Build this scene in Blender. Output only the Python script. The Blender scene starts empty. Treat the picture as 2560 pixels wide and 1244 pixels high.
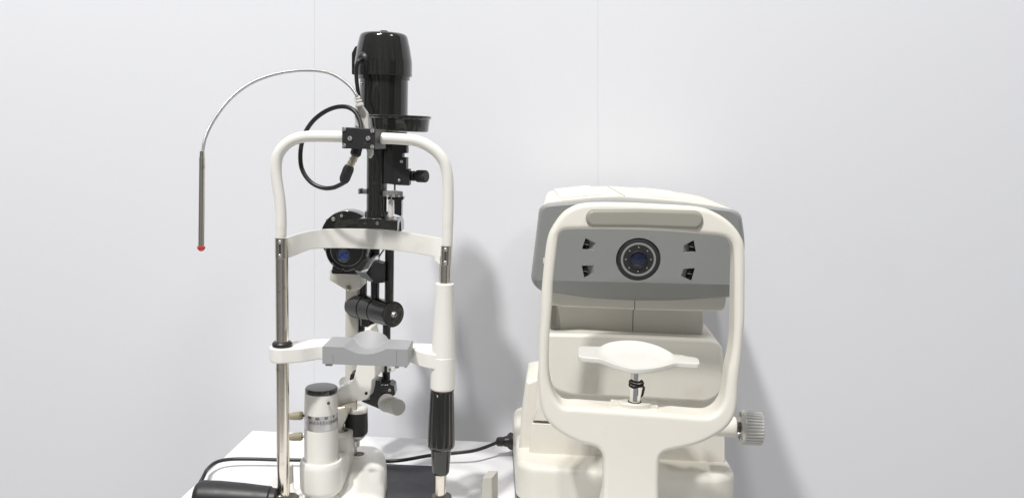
import bpy, bmesh, math, random
from mathutils import Vector as V, Matrix
random.seed(7)
S = bpy.context.scene; COL = S.collection
PI = math.pi
# ---------------------------------------------------------------- camera
F = 2100.; P = math.atan(288/2100); ROLL = .03; CZ = 1.24
TZ = CZ-.49                      # table top
def ray(px, py):
    x = (px-1280)/F; y = -(py-622)/F
    c, s = math.cos(ROLL), math.sin(ROLL)
    x, y = c*x-s*y, s*x+c*y
    return V((x, math.cos(P)+y*math.sin(P), -math.sin(P)+y*math.cos(P)))
C0 = V((0, 0, CZ))
def W(px, py, Y): a = ray(px, py); return C0+a*(Y/a.y)
def H(px, py, z): a = ray(px, py); return C0+a*((z-CZ)/a.z)
def PL(px, py, o, n): a = ray(px, py); return C0+a*((o-C0).dot(n)/a.dot(n))
def L(n, px, py, Y): return n/F*Y/ray(px, py).y        # n pixels as metres at that depth
cd = bpy.data.cameras.new('camera'); cam = bpy.data.objects.new('camera', cd); COL.objects.link(cam)
c_, s_ = math.cos(ROLL), math.sin(ROLL)
m = Matrix(((c_, -s_, 0), (s_*math.sin(P), c_*math.sin(P), -math.cos(P)), (s_*math.cos(P), c_*math.cos(P), math.sin(P)))).to_4x4()
m.translation = C0; cam.matrix_world = m
cd.sensor_width = 36; cd.lens = 36*F/2560; cd.clip_start = .02; cd.clip_end = 60
S.camera = cam
# zoom frames (offset x, offset y, scale) in which the photograph was measured
def fr(ox, oy, s): return lambda *p: [(ox+x/s, oy+y/s) for x, y in p] if len(p) > 1 else (ox+p[0][0]/s, oy+p[0][1]/s)
z1 = fr(840, 60, 4.147); z2 = fr(480, 160, 2.592); z3 = fr(660, 240, 3.456); z4 = fr(780, 360, 3.659)
z5 = fr(660, 560, 3.274); z6 = fr(800, 600, 4.147); z7 = fr(660, 800, 2.802); z8 = fr(440, 900, 2.977)
a1 = fr(1280, 440, 3.456); a2 = fr(1280, 780, 2.68); a3 = fr(1420, 560, 6.911); a4 = fr(1420, 820, 5.656)
b5 = fr(720, 920, 3.838); b6 = fr(840, 290, 11.31); b7 = fr(840, 800, 5.182); b8 = fr(1040, 940, 4.093)
# ---------------------------------------------------------------- materials
def mat(name, col, rough=.4, metal=0, var=.05, bump=.0, bscale=300, rvar=.1, coat=0, dirt=None, aniso=None, spec=.5, vscale=14):
    m = bpy.data.materials.new(name); m.use_nodes = True; nt = m.node_tree; N = nt.nodes; K = nt.links
    b = N['Principled BSDF']; b.inputs['Metallic'].default_value = metal
    b.inputs['Specular IOR Level'].default_value = spec
    tc = N.new('ShaderNodeTexCoord')
    no = N.new('ShaderNodeTexNoise'); no.inputs['Scale'].default_value = vscale; no.inputs['Detail'].default_value = 8
    no.inputs['Roughness'].default_value = .65
    K.new(tc.outputs['Object'], no.inputs['Vector'])
    mx = N.new('ShaderNodeMix'); mx.data_type = 'RGBA'
    c = V(col)
    mx.inputs[6].default_value = (*(c*(1-var)), 1); mx.inputs[7].default_value = (*[min(1, q*(1+var)) for q in c], 1)
    K.new(no.outputs['Fac'], mx.inputs[0]); out = mx.outputs[2]
    if dirt:
        n2 = N.new('ShaderNodeTexNoise'); n2.inputs['Scale'].default_value = dirt[2]; n2.inputs['Detail'].default_value = 10
        K.new(tc.outputs['Object'], n2.inputs['Vector'])
        r = N.new('ShaderNodeValToRGB'); r.color_ramp.elements[0].position = dirt[3]; r.color_ramp.elements[1].position = dirt[3]+.14
        r.color_ramp.elements[0].color = (0, 0, 0, 1); r.color_ramp.elements[1].color = (dirt[1],)*3+(1,)
        K.new(n2.outputs['Fac'], r.inputs['Fac'])
        m2 = N.new('ShaderNodeMix'); m2.data_type = 'RGBA'; m2.inputs[7].default_value = (*dirt[0], 1)
        K.new(r.outputs['Color'], m2.inputs[0]); K.new(out, m2.inputs[6]); out = m2.outputs[2]
    K.new(out, b.inputs['Base Color'])
    mr = N.new('ShaderNodeMapRange'); mr.inputs['To Min'].default_value = max(.02, rough-rvar); mr.inputs['To Max'].default_value = rough+rvar
    n3 = N.new('ShaderNodeTexNoise'); n3.inputs['Scale'].default_value = 60; n3.inputs['Detail'].default_value = 6
    K.new(tc.outputs['Object'], n3.inputs['Vector']); K.new(n3.outputs['Fac'], mr.inputs['Value']); K.new(mr.outputs['Result'], b.inputs['Roughness'])
    b.inputs['Coat Weight'].default_value = coat; b.inputs['Coat Roughness'].default_value = .08
    if bump:
        nb = N.new('ShaderNodeTexNoise'); nb.inputs['Scale'].default_value = bscale; nb.inputs['Detail'].default_value = 3
        K.new(tc.outputs['Object'], nb.inputs['Vector'])
        bp = N.new('ShaderNodeBump'); bp.inputs['Strength'].default_value = bump; bp.inputs['Distance'].default_value = .001
        K.new(nb.outputs['Fac'], bp.inputs['Height']); K.new(bp.outputs['Normal'], b.inputs['Normal'])
    return m
M = {}
M['white'] = mat('white_enamel', (.82, .808, .76), .34, var=.02, bump=.04, bscale=500, dirt=((.55, .47, .33), .25, 30, .66))
M['cream'] = mat('cream_plastic', (.735, .712, .642), .4, var=.03, bump=.07, bscale=900, dirt=((.5, .42, .3), .25, 18, .62))
M['lightcream'] = mat('pale_plastic', (.70, .69, .65), .35, var=.02, bump=.04, bscale=900)
M['black'] = mat('black_gloss', (.016, .016, .015), .13, rvar=.05, var=.3, bump=.02, bscale=150, coat=.5, dirt=((.16, .15, .13), .35, 160, .72))
M['blackmatte'] = mat('black_matte', (.02, .02, .021), .45, rvar=.1, var=.2, bump=.1, bscale=600, dirt=((.2, .2, .19), .25, 120, .68))
M['rubber'] = mat('black_rubber', (.02, .019, .018), .38, rvar=.08, var=.2)
M['greyp'] = mat('silver_grey_paint', (.335, .34, .345), .5, var=.03, bump=.08, bscale=1500)
M['panel'] = mat('grey_green_panel', (.275, .285, .278), .36, var=.03, bump=.08, bscale=1200)
M['pad'] = mat('grey_pad', (.285, .28, .24), .45, var=.04, bump=.05)
M['steel'] = mat('polished_steel', (.78, .73, .64), .2, 1, var=.06, rvar=.07, dirt=((.25, .2, .14), .5, 90, .6))
M['chrome'] = mat('chrome', (.75, .75, .74), .12, 1, var=.03, rvar=.05)
M['alu'] = mat('brushed_aluminium', (.68, .68, .67), .33, 1, var=.05)
M['nickel'] = mat('nickel', (.62, .57, .45), .3, 1, var=.08)
M['screw'] = mat('zinc_screw', (.62, .62, .6), .35, .7, var=.05)
M['olive'] = mat('olive_plastic', (.40, .365, .25), .35, var=.08)
M['silver'] = mat('silver_paint', (.60, .595, .57), .34, .4, var=.03)
M['frost'] = mat('frosted_knob', (.55, .54, .50), .38, var=.05)
M['red'] = mat('red_plastic', (.65, .02, .015), .22, coat=.5)
M['dark'] = mat('dark_hole', (.006, .006, .006), .6)
M['ink'] = mat('scale_ink', (.02, .02, .02), .6)
M['inkw'] = mat('scale_ink_white', (.7, .7, .68), .6)
M['seam'] = mat('seam_line', (.11, .095, .07), .6)
M['darksteel'] = mat('dark_steel', (.16, .145, .125), .3, .8, var=.1)
M['foot'] = mat('dark_grey_foot', (.14, .14, .14), .5)
M['lens'] = mat('coated_lens', (.006, .012, .040), .12, coat=.2, var=.5, vscale=60)
M['lensb'] = mat('blue_lens', (.022, .075, .27), .08, coat=1, var=.6, vscale=90, dirt=((.004, .008, .02), .8, 220, .48))
M['mirror'] = mat('mirror_glass', (.72, .73, .74), .12, .25, var=.01, rvar=.02)
M['table'] = mat('white_laminate', (.83, .83, .84), .35, var=.01, bump=.03, bscale=700)
M['mat'] = mat('black_pad_surface', (.028, .028, .038), .38, var=.15, bump=.05)
M['beige'] = mat('beige_plastic', (.50, .485, .43), .42, var=.04)
M['wall'] = mat('painted_wall', (.755, .768, .805), .75, var=.012, bump=.10, bscale=170, vscale=1.6, dirt=((.68, .68, .68), .22, 2.5, .62))
M['gap'] = mat('wall_gap', (.6, .6, .61), .8)
M['red2'] = mat('red_brown_band', (.10, .045, .03), .5)
# ---------------------------------------------------------------- mesh helper
WORLD = {}
def cat(pts, n=8, closed=False):
    out = []; N_ = len(pts); pts = [V(p) for p in pts]
    rng = range(N_ if closed else N_-1)
    for i in rng:
        g = (lambda k: pts[k % N_]) if closed else (lambda k: pts[min(max(k, 0), N_-1)])
        p0, p1, p2, p3 = g(i-1), g(i), g(i+1), g(i+2)
        for j in range(n):
            t = j/n
            out.append(.5*((2*p1)+(p2-p0)*t+(2*p0-5*p1+4*p2-p3)*t*t+(3*p1-p0-3*p2+p3)*t**3))
    if not closed: out.append(pts[-1].copy())
    return out
def rp(pts, r=4, n=6):
    """polygon with rounded corners; r one radius or one per corner (pixels)"""
    out = []; N_ = len(pts); pts = [V(p) for p in pts]
    for i in range(N_):
        rr = r[i] if isinstance(r, (list, tuple)) else r
        p, a, b = pts[i], pts[i-1]-pts[i], pts[(i+1) % N_]-pts[i]
        d = min(rr, a.length*.48, b.length*.48)
        if d < .01: out.append(p); continue
        A = p+a.normalized()*d; B = p+b.normalized()*d
        for k in range(n+1):
            t = k/n; out.append(A*(1-t)**2+p*2*t*(1-t)+B*t*t)
    return out
def basis(d):
    d = V(d).normalized(); u = d.cross(V((0, 0, 1)))
    if u.length < 1e-4: u = V((1, 0, 0))
    u.normalize(); return u, d.cross(u).normalized(), d
class MB:
    def __init__(s): s.bm = bmesh.new()
    def ring(s, loop): return [s.bm.verts.new(p) for p in loop]
    def skin(s, loops, close=True, cap0=True, cap1=True):
        vs = [s.ring(l) for l in loops]; n = len(vs[0])
        for a, b in zip(vs, vs[1:]):
            for i in range(n if close else n-1):
                j = (i+1) % n; s.bm.faces.new((a[i], a[j], b[j], b[i]))
        if cap0: s.bm.faces.new(list(reversed(vs[0])))
        if cap1: s.bm.faces.new(vs[-1])
        return vs
    def lathe(s, A, d, prof, seg=40, flute=None, a0=0, squash=None):
        u, v, d = basis(d); loops = []
        for q in prof:
            t, r = q[0], max(q[1], 1e-5); L_ = []
            for i in range(seg):
                a = a0+2*PI*i/seg; rr = r
                if flute and len(q) > 2: rr = r*(1-q[2]*(.5-.5*math.cos(flute*a))**flute_pow)
                L_.append(V(A)+d*t+u*math.cos(a)*rr+v*math.sin(a)*rr*(squash or 1))
            loops.append(L_)
        s.skin(loops)
        return s
    def cyl(s, A, B, r, r2=None, b=.0006, seg=32):
        A = V(A); B = V(B); l = (B-A).length; r2 = r if r2 is None else r2
        b = min(b, l*.3, min(r, r2)*.4)
        return s.lathe(A, B-A, [(0, r-b), (b*.3, r-b*.3), (b, r), (l-b, r2), (l-b*.3, r2-b*.3), (l, r2-b)], seg)
    def tube(s, pts, r, seg=16, n=8, smooth=True):
        P_ = cat(pts, n) if smooth else [V(p) for p in pts]
        loops = []; up = None
        for i, p in enumerate(P_):
            d = (P_[min(i+1, len(P_)-1)]-P_[max(i-1, 0)]).normalized()
            if up is None: u, v, _ = basis(d)
            else: u = (up-d*up.dot(d)).normalized(); v = d.cross(u)
            up = u; rr = r(i/(len(P_)-1)) if callable(r) else r
            loops.append([p+u*math.cos(2*PI*k/seg)*rr+v*math.sin(2*PI*k/seg)*rr for k in range(seg)])
        s.skin(loops); return s
    def prism(s, loop, back, depth=None, b=.001, bb=None, holes=(), nb=4, nrm=None):
        """extrude a planar loop of 3D points; back = vector (direction*depth); rounded edges of radius b"""
        loop = [V(p) for p in loop]; back = V(back)
        if depth: back = back.normalized()*depth
        bb = b if bb is None else bb
        n = V((0, 0, 0))
        for i in range(len(loop)): n += loop[i-1].cross(loop[i])
        n.normalize()
        if n.dot(back) > 0: loop.reverse(); n = -n      # front normal faces away from extrusion, loop is CCW about n
        allh = []
        for h in holes:
            h = [V(p) for p in h]; k = V((0, 0, 0))
            for i in range(len(h)): k += (h[i-1]-h[0]).cross(h[i]-h[0])
            if k.dot(n) > 0: h.reverse()
            allh.append(h)
        bl = back.length; bd = back/bl
        def inset(lp, d):
            out = []; N_ = len(lp)
            for i in range(N_):
                e1 = (lp[i]-lp[i-1]); e2 = (lp[(i+1) % N_]-lp[i])
                if e1.length < 1e-9: e1 = e2
                if e2.length < 1e-9: e2 = e1
                m1 = n.cross(e1.normalized()); m2 = n.cross(e2.normalized()); mm = m1+m2
                k = mm.length_squared/2
                out.append(lp[i]+mm/max(k, .35)*d if k > 1e-6 else lp[i].copy())
            for _ in range(10):                     # collapse runs of edges that turned over
                bad = [(out[(i+1) % N_]-out[i]).dot(lp[(i+1) % N_]-lp[i]) < 0 for i in range(N_)]
                if not any(bad) or all(bad): break
                st_ = next(i for i in range(N_) if not bad[i]); i = 0
                while i < N_:
                    a = (st_+1+i) % N_
                    if bad[a]:
                        e = i
                        while bad[(st_+1+e) % N_]: e += 1
                        z_ = (st_+1+e) % N_; mid = (out[a]+out[z_])/2
                        for k_ in range(i, e+1): out[(st_+1+k_) % N_] = mid.copy()
                        i = e+1
                    else: i += 1
            return out
        lay = []
        for k in range(nb+1):
            a = (1-k/nb)*PI/2; lay.append((b*(1-math.sin(a)), b*(1-math.cos(a))))   # (depth, inset), from face to side
        back_lay = []
        for k in range(nb+1):
            a = (k/nb)*PI/2; back_lay.append((bl-bb*(1-math.sin(a)), bb*(1-math.cos(a))))
        lay[0] = (0, b)
        L_ = lay+back_lay
        rings = []
        for lp in [loop]+allh:
            vs = [s.ring([p+bd*d for p in inset(lp, i_)]) for d, i_ in L_]
            N_ = len(lp)
            for A_, B_ in zip(vs, vs[1:]):
                for i in range(N_):
                    j = (i+1) % N_
                    try: s.bm.faces.new((A_[i], B_[i], B_[j], A_[j]))
                    except ValueError: pass
            rings.append(vs)
        for idx in (0, -1):
            if not allh:
                f = rings[0][idx]; s.bm.faces.new(f if idx == 0 else list(reversed(f)))
            else:
                ed = []
                for vs in rings:
                    r_ = vs[idx]
                    for i in range(len(r_)):
                        e = s.bm.edges.get((r_[i-1], r_[i])) or s.bm.edges.new((r_[i-1], r_[i])); ed.append(e)
                bmesh.ops.triangle_fill(s.bm, use_beauty=True, use_dissolve=False, edges=ed, normal=n)
        return s
    def box(s, c, x, y, z, sx, sy, sz, b=.001):
        x, y, z = V(x).normalized(), V(y).normalized(), V(z).normalized(); c = V(c)
        b = min(b, sx*.3, sy*.3, sz*.3)
        cn = []
        for i, j in ((-1, -1), (1, -1), (1, 1), (-1, 1)): cn.append(c+x*i*sx/2+z*j*sz/2-y*sy/2)
        n = 4; out = []
        for i in range(4):
            p, a, q = cn[i], (cn[i-1]-cn[i]).normalized(), (cn[(i+1) % 4]-cn[i]).normalized()
            for k in range(n+1):
                t = k/n; out.append((p+a*b*1.5)*(1-t)**2+p*2*t*(1-t)+(p+q*b*1.5)*t*t)
        return s.prism(out, y*sy, b=b)
    def merge(s, me, mw): s.bm.from_mesh(me); return s
    def build(s, name, m, parent=None, ang=35, flat=False, origin=None):
        bm = s.bm
        bmesh.ops.remove_doubles(bm, verts=bm.verts, dist=1e-6)
        bmesh.ops.recalc_face_normals(bm, faces=bm.faces)
        xs = [v.co for v in bm.verts]
        lo = V([min(c[i] for c in xs) for i in range(3)]); hi = V([max(c[i] for c in xs) for i in range(3)])
        o_ = V(origin) if origin is not None else V(((lo.x+hi.x)/2, (lo.y+hi.y)/2, lo.z))
        bmesh.ops.translate(bm, verts=bm.verts, vec=-o_)
        me = bpy.data.meshes.new(name); bm.to_mesh(me); bm.free()
        if not flat:
            me.polygons.foreach_set('use_smooth', [True]*len(me.polygons)); me.set_sharp_from_angle(angle=math.radians(ang))
        me.materials.append(m)
        o = bpy.data.objects.new(name, me); COL.objects.link(o)
        if not flat:
            wn = o.modifiers.new('wn', 'WEIGHTED_NORMAL'); wn.mode = 'FACE_AREA'; wn.weight = 50; wn.keep_sharp = True
        WORLD[o.name] = o_
        if parent: o.parent = parent; o.location = o_-WORLD[parent.name]
        else: o.location = o_
        return o
flute_pow = 3
def thing(name, label, category, loc, group=None):
    o = bpy.data.objects.new(name, None); COL.objects.link(o); o.location = loc; o.empty_display_size = .05
    WORLD[o.name] = V(loc); o['label'] = label; o['category'] = category
    if group: o['group'] = group
    return o
def tag(o, label, category): o['label'] = label; o['category'] = category; return o
def Zt(px, py, Y): return W(px, py, Y).z
def vlathe(px, py, Y, rows, name, m, parent, seg=48, **k):
    """vertical turned part on the axis through (px,py,Y); rows = (pixel y, pixel radius)"""
    a = W(px, py, Y); k_ = L(1, px, py, Y); z0 = None; prof = []
    for q in rows:
        z = Zt(px, q[0], Y); prof.append((a.z-z, q[1]*k_)+tuple(q[2:]))
    return MB().lathe(a, (0, 0, -1), prof, seg, **k).build(name, m, parent)
def screw(c, n, r, parent, name='screw', m=None, slot=None, dome=.35, cross=False):
    """screw head sitting on a surface at c facing n"""
    n = V(n).normalized(); u, v, _ = basis(n)
    a = slot if slot is not None else random.uniform(0, PI)
    o = MB().lathe(V(c)-n*r*.3, n, [(0, r), (r*.45, r), (r*.62, r*.9), (r*(.62+dome*.5), r*.6), (r*(.62+dome*.62), .00001)], 20).build(name, m or M['screw'], parent)
    d = u*math.cos(a)+v*math.sin(a); e = n.cross(d)
    w = MB().box(V(c)+n*r*(.3+dome*.62-.02), d, n, e, r*1.7, r*.12, r*.26, b=r*.02)
    if cross: w.box(V(c)+n*r*(.3+dome*.62-.03), e, n, d, r*1.2, r*.12, r*.26, b=r*.02)
    w.build('slot', M['ink'], o, flat=True)
    return o
TV = V((0, -1, 0))          # towards the viewer
# ================================================================= SETTING
def struct(o): o['kind'] = 'structure'; return o
YW = 1.365
# wall panels with thin real gaps at the two seams
def wx(px, py): return W(px, py, YW).x
seams = [(wx(786, 0), wx(786, 900)), (wx(1494.5, 0), wx(1495.5, 480))]
zz0, zz1 = Zt(786, 0, YW), Zt(786, 900, YW)
def sx(i, z):
    za, zb = Zt(1494, 0, YW), Zt(1494, 900, YW)
    return seams[0][0]+(seams[0][1]-seams[0][0])*(zz0-z)/(zz0-zz1) if i == 0 else seams[1][0]+(seams[1][1]-seams[1][0])*(Zt(1494, 0, YW)-z)/(Zt(1494, 0, YW)-Zt(1494, 480, YW))
wb = MB(); g = .00007
edges = [(lambda z: -2.2, lambda z: sx(0, z)-g), (lambda z: sx(0, z)+g, lambda z: sx(1, z)-g), (lambda z: sx(1, z)+g, lambda z: 2.4)]
for e0, e1 in edges:
    lp = [V((e0(.0), YW, .0)), V((e1(.0), YW, .0)), V((e1(2.35), YW, 2.35)), V((e0(2.35), YW, 2.35))]
    wb.prism(lp, (0, .012, 0), b=.00012, nb=1)
struct(wb.build('wall', M['wall']))
struct(MB().box((.1, YW+.021, 1.17), (1, 0, 0), (0, 1, 0), (0, 0, 1), 4.5, .012, 2.3).build('wall_backing', M['gap']))
fl = MB().box((0, .4, -.01), (1, 0, 0), (0, 1, 0), (0, 0, 1), 6, 4, .02); struct(fl.build('floor', mat('floor_vinyl', (.45, .44, .42), .4)))
# table
tb = thing('table', 'white laminate table top against the wall under both eye examination machines', 'table', (0, 1.0, 0))
bl = H(631, 1075, TZ); fl_ = H(450, 1245, TZ); fl_ = bl+(fl_-bl)*2.2; br = H(1300, 1107, TZ); br = bl+(br-bl)*((.30-bl.x)/(br.x-bl.x))
fr_ = fl_+(br-bl)
MB().prism(rp([bl.to_2d(), br.to_2d(), fr_.to_2d(), fl_.to_2d()], .004, 3) and [V((p.x, p.y, TZ)) for p in rp([bl.to_2d(), br.to_2d(), fr_.to_2d(), fl_.to_2d()], .004, 3)], (0, 0, -.025), b=.0012).build('tabletop', M['table'], tb)
for px_, py_ in ((bl.x+.05, bl.y-.06), (br.x-.05, br.y-.06), (fl_.x+.06, fl_.y+.06), (fr_.x-.05, fr_.y+.06)):
    MB().box((px_, py_, (TZ-.025)/2), (1, 0, 0), (0, 1, 0), (0, 0, 1), .04, .04, TZ-.025).build('leg', M['table'], tb)
# ================================================================= HEAD REST STAND
YS = 1.0
st = thing('head_rest_stand', 'white and steel head rest stand with grey chin rest and red tipped gooseneck lamp', 'head rest', (-.18, YS, TZ))
# white hoop
hp = [(703, 628), (702.5, 600)]+z3((147, 1150), (145, 1020), (136, 900), (122, 800), (108, 700), (104, 610), (118, 520), (155, 455), (215, 400), (290, 366), (380, 350), (520, 349), (670, 352), (820, 357), (970, 365), (1100, 368), (1240, 377), (1330, 392), (1420, 432), (1500, 492), (1556, 570), (1582, 660), (1591, 760), (1592, 870), (1591, 1000), (1587, 1130))+[(1118.5, 600), (1116, 650)]
rr = L(13.4, 900, 500, YS)
MB().tube([W(x, y, YS) for x, y in hp], lambda t: rr*(1.0 if t < .07 or t > .93 else 1.04), 24, 6).build('hoop', M['white'], st)
# steel poles
pl = MB(); xa = W(706, 900, YS); ra = L(15.8, 705, 900, YS)
pl.cyl((xa.x, YS, Zt(703, 640, YS)), (xa.x, YS, TZ+.022), ra, seg=40); pole1 = pl.build('pole', M['steel'], st)
xb = W(1107, 950, YS); rb = L(14.2, 1106, 950, YS)
pole2 = MB().cyl((xb.x, YS, Zt(1113, 640, YS)), (xb.x, YS, TZ+.012), rb*.92, rb, seg=40).build('pole', M['steel'], st)
# clips at the head band ends
def clip(cx, y0, y1, w, Y, sc):
    n = V((-.15, -1, 0)).normalized()
    c = W(cx, (y0+y1)/2, Y); k = L(1, cx, y0, Y); h = (y1-y0)*k
    u = V((0, 0, 1)).cross(n).normalized()
    lp = []
    b_ = MB(); prof = [c+V((0, .009, 0))+V((math.sin(a)*w*.5*k, -math.cos(a)*w*.42*k, h/2)) for a in [math.radians(q) for q in range(-100, 101, 10)]]
    inner = [c+V((0, .009, 0))+V((math.sin(a)*w*.44*k, -math.cos(a)*w*.36*k, h/2)) for a in [math.radians(q) for q in range(100, -101, -10)]]
    b_.prism(prof+inner, (0, 0, -h), b=.0004, nb=2)
    o = b_.build('clip', M['steel'], st)
    gx = c+V((0, .009-w*.42*k-.0004, 0))
    MB().box(gx, (1, 0, 0), (0, 1, 0), (0, 0, 1), 5*k, .001, h*.5, b=.0003).build('groove', M['darksteel'], o)
    for s_ in (1, -1): screw(gx+V((0, -.0004, s_*h*.33)), (0, -1, 0), 4.6*k, o, slot=.4)
clip(698.5, 596, 649, 33, YS-.012, 1)
clip(1113, 616, 666, 26, YS-.012, 1)
# forehead band: thin curved strip bulging away from the viewer
top = z5((160, 118), (230, 96), (300, 74), (380, 56), (470, 43), (580, 38), (700, 37), (850, 39), (1000, 46), (1100, 58), (1200, 73), (1330, 96), (1425, 112), (1450, 118), (1490, 125))
bot = z5((160, 288), (230, 268), (295, 240), (380, 208), (470, 199), (580, 197), (700, 198), (850, 202), (1000, 210), (1110, 222), (1200, 232), (1330, 256), (1392, 268), (1400, 305), (1460, 345))
fb = MB(); n_ = len(top); T, B = cat([V(p) for p in top], 4), cat([V(p) for p in bot], 4)
fr1, fr2 = [], []
for i, (t_, b_) in enumerate(zip(T, B)):
    q = i/(len(T)-1); Y = YS-.006+.052*math.sin(PI*min(1, max(0, q)))**1.1
    fr1.append((W(t_.x, t_.y, Y), W(b_.x, b_.y, Y)))
loops = []
for i, (a, b) in enumerate(fr1):
    t_ = (fr1[min(i+1, len(fr1)-1)][0]-fr1[max(i-1, 0)][0]); nn = V((0, 0, 1)).cross(t_).normalized(); nn.z = 0
    if nn.y < 0: nn = -nn
    e = .0011
    loops.append([a+nn*0+V((0, 0, -e)), a+nn*e*.6, a+nn*e*1.6, a+nn*e*2.4+V((0, 0, -e)), b+nn*e*2.4+V((0, 0, e)), b+nn*e*1.6, b+nn*e*.6, b+V((0, 0, e))])
fb.skin(loops); fb.build('forehead_band', M['white'], st, ang=50)
# chin rest carrier arms : horizontal outlines on the plane of the arm tops
zt = W(700, 873, YS-.016).z
def top_outline(pts, z): return [H(x, y, z) for x, y in pts]
cpt = V((xa.x, YS, zt)); ring = []
rring = L(31.5, 705, 880, YS)
arm_t = z5((205, 990), (235, 958), (300, 950), (360, 941), (430, 937), (600, 940), (600, 992), (470, 992), (380, 1002), (300, 1014), (215, 1030), (150, 1040))
A1 = top_outline(arm_t[1:-2], zt)
lp = A1+[cpt+V((math.cos(a), math.sin(a), 0))*rring for a in [math.radians(q) for q in range(-60, -296, -12)]]
armd = zt-W(740, 911, YS-.016).z
MB().prism(cat([p for p in lp], 3, True), (0, 0, -1), armd, b=.0022).build('carrier_arm', M['white'], st)
arm_r = z5((1150, 985), (1240, 970), (1370, 975)); arm_f = z5((1300, 1048), (1190, 1010), (1150, 1005))
za = zt-.001; arl = top_outline(arm_r, za)+[V((xb.x, YS+.012, za)), V((xb.x-.001, YS-.0115, za)), V((xb.x-.011, YS-.0125, za))]+top_outline(arm_f, za)
arl = [V((p.x, p.y, za)) for p in rp([q.xy for q in arl], .003, 4)]
MB().prism(arl, (0, 0, -1), armd*1.04, b=.0018).build('carrier_arm', M['white'], st)
MB().lathe((xa.x, YS, zt-.0005), (0, 0, 1), [(0, ra*.95), (.0, ra*1.45), (.002, ra*1.58), (.0045, ra*1.55), (.0065, ra*1.3), (.0066, ra*1.0)], 40).build('rubber_collar', M['rubber'], st)
# chin rest with dished top
cr = MB()
zc = W(z5((485, 995))[0], z5((485, 995))[1], YS-.032).z
Fl, Fr = H(*z5((485, 996)), zc), H(*z5((1172, 1020)), zc)
Bl, Br = H(*z5((566, 919)), zc), H(*z5((1212, 950)), zc)
k = L(1, 900, 870, YS)
nu, nv = 60, 26; hgt = 43*k
grid = []
for j in range(nv+1):
    row = []; v = j/nv
    for i in range(nu+1):
        u = i/nu; p = (Fl*(1-u)+Fr*u)*(1-v)+(Bl*(1-u)+Br*u)*v
        cu = .5-.02*v; ru = .252-.035*v; q = (u-cu)/ru; dz = 0
        if abs(q) < 1:
            w = 1-q*q; v0 = 1.001-.44*w; sm = min(1, max(0, (v-v0)/(1-v0))); sm = .85*sm+.15*sm*sm
            dz = w*(-.0075-.0015*min(1, v/max(v0, .01)))+w**.75*(.0090+.0096)*sm
        row.append(V((p.x, p.y, p.z+dz)))
    grid.append(row)
bm = cr.bm; e = .0009
# round the rim slightly
rows = []
def down(p, dx): return p
vt = [[bm.verts.new(p) for p in r] for r in grid]
for j in range(nv):
    for i in range(nu): bm.faces.new((vt[j][i], vt[j][i+1], vt[j+1][i+1], vt[j+1][i]))
per = [vt[0][i] for i in range(nu+1)]+[vt[j][nu] for j in range(1, nv+1)]+[vt[nv][i] for i in range(nu-1, -1, -1)]+[vt[j][0] for j in range(nv-1, 0, -1)]
ctr = (Fl+Fr+Bl+Br)/4
prev = per
for off, dz in ((.0006, -.0003), (.0009, -.0010), (.0009, None), (.0002, None)):
    cur = []
    for v_ in per:
        d = v_.co-ctr; d.z = 0; o_ = V((math.copysign(off, d.x) if abs(d.x) > .047 else 0, math.copysign(off, d.y), 0))
        z = v_.co.z+dz if dz is not None else zc-hgt-(.0006 if off < .0005 else 0)
        cur.append(bm.verts.new((v_.co.x+o_.x, v_.co.y+o_.y, z)))
    for i in range(len(per)):
        j = (i+1) % len(per); bm.faces.new((prev[i], prev[j], cur[j], cur[i]))
    prev = cur
bm.faces.new(prev)
cro = cr.build('chin_rest', M['greyp'], st, ang=40)
for a_, w_ in (((500, 1145), 55), ((1070, 1163), 30), ((1150, 1160), 16)):
    c = W(*z5(a_), YS-.030); MB().box(c+V((w_*.5/3.274*k, .004, 0)), (1, 0, 0), (0, 1, 0), (0, 0, 1), w_/3.274*k, .006, .005, b=.0005).build('tab', M['greyp'], cro)
for a_, b_ in (((566, 1062), (566, 1132)), ((1086, 1030), (1086, 1146))):
    pa, pb = W(*z5(a_), YS-.034), W(*z5(b_), YS-.034); y_ = Fl.y+(Fr.y-Fl.y)*((pa.x-Fl.x)/(Fr.x-Fl.x))-.00095
    pa = V((pa.x, y_, pa.z)); pb = V((pa.x, y_, pb.z)); MB().box((pa+pb)/2, (1, 0, 0), (0, 1, 0), (0, 0, 1), .00025, .0002, (pa-pb).length, b=.00005).build('seam', M['seam'], cro)
# white conical sleeve
vlathe(1110, 800, YS, [(709, 17), (707, 20), (708.5, 23), (713, 23.6), (716, 22.8), (760, 24), (830, 27.2), (888, 29.8), (889.3, 29.3), (890.6, 30.4), (930, 31), (965, 31.3), (969, 30.6), (972, 28)], 'sleeve', M['white'], st)
vlathe(1107, 970, YS, [(970, 28.6), (974, 28.6)], 'ring', M['red2'], st)
flute_pow = 1
vlathe(1104, 1040, YS, [(973, 28), (975, 28.8, 0), (979, 29.2, .06), (1020, 30.9, .07), (1070, 33, .07), (1102, 34.2, .06), (1108, 34.4, 0), (1112, 34, 0), (1116, 32, 0), (1118.5, 29, 0), (1119, 24)], 'height_collar', M['black'], st, seg=112, flute=14)
flute_pow = 3
vlathe(1102, 1150, YS, [(1117, 24.5), (1119, 25.2), (1130, 24.6), (1174, 21.8), (1179, 21), (1182, 19)], 'lower_collar', M['black'], st)
hc = W(1098, 982, YS); MB().prism([hc+V((x*.001, -.0138, z*.001)) for x, z in ((-1.7, 1.5), (1.7, 1.5), (1, -1), (0, -1.7), (-1, -1))], (0, .003, 0), b=.0002).build('index_mark', M['inkw'], st)
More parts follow.
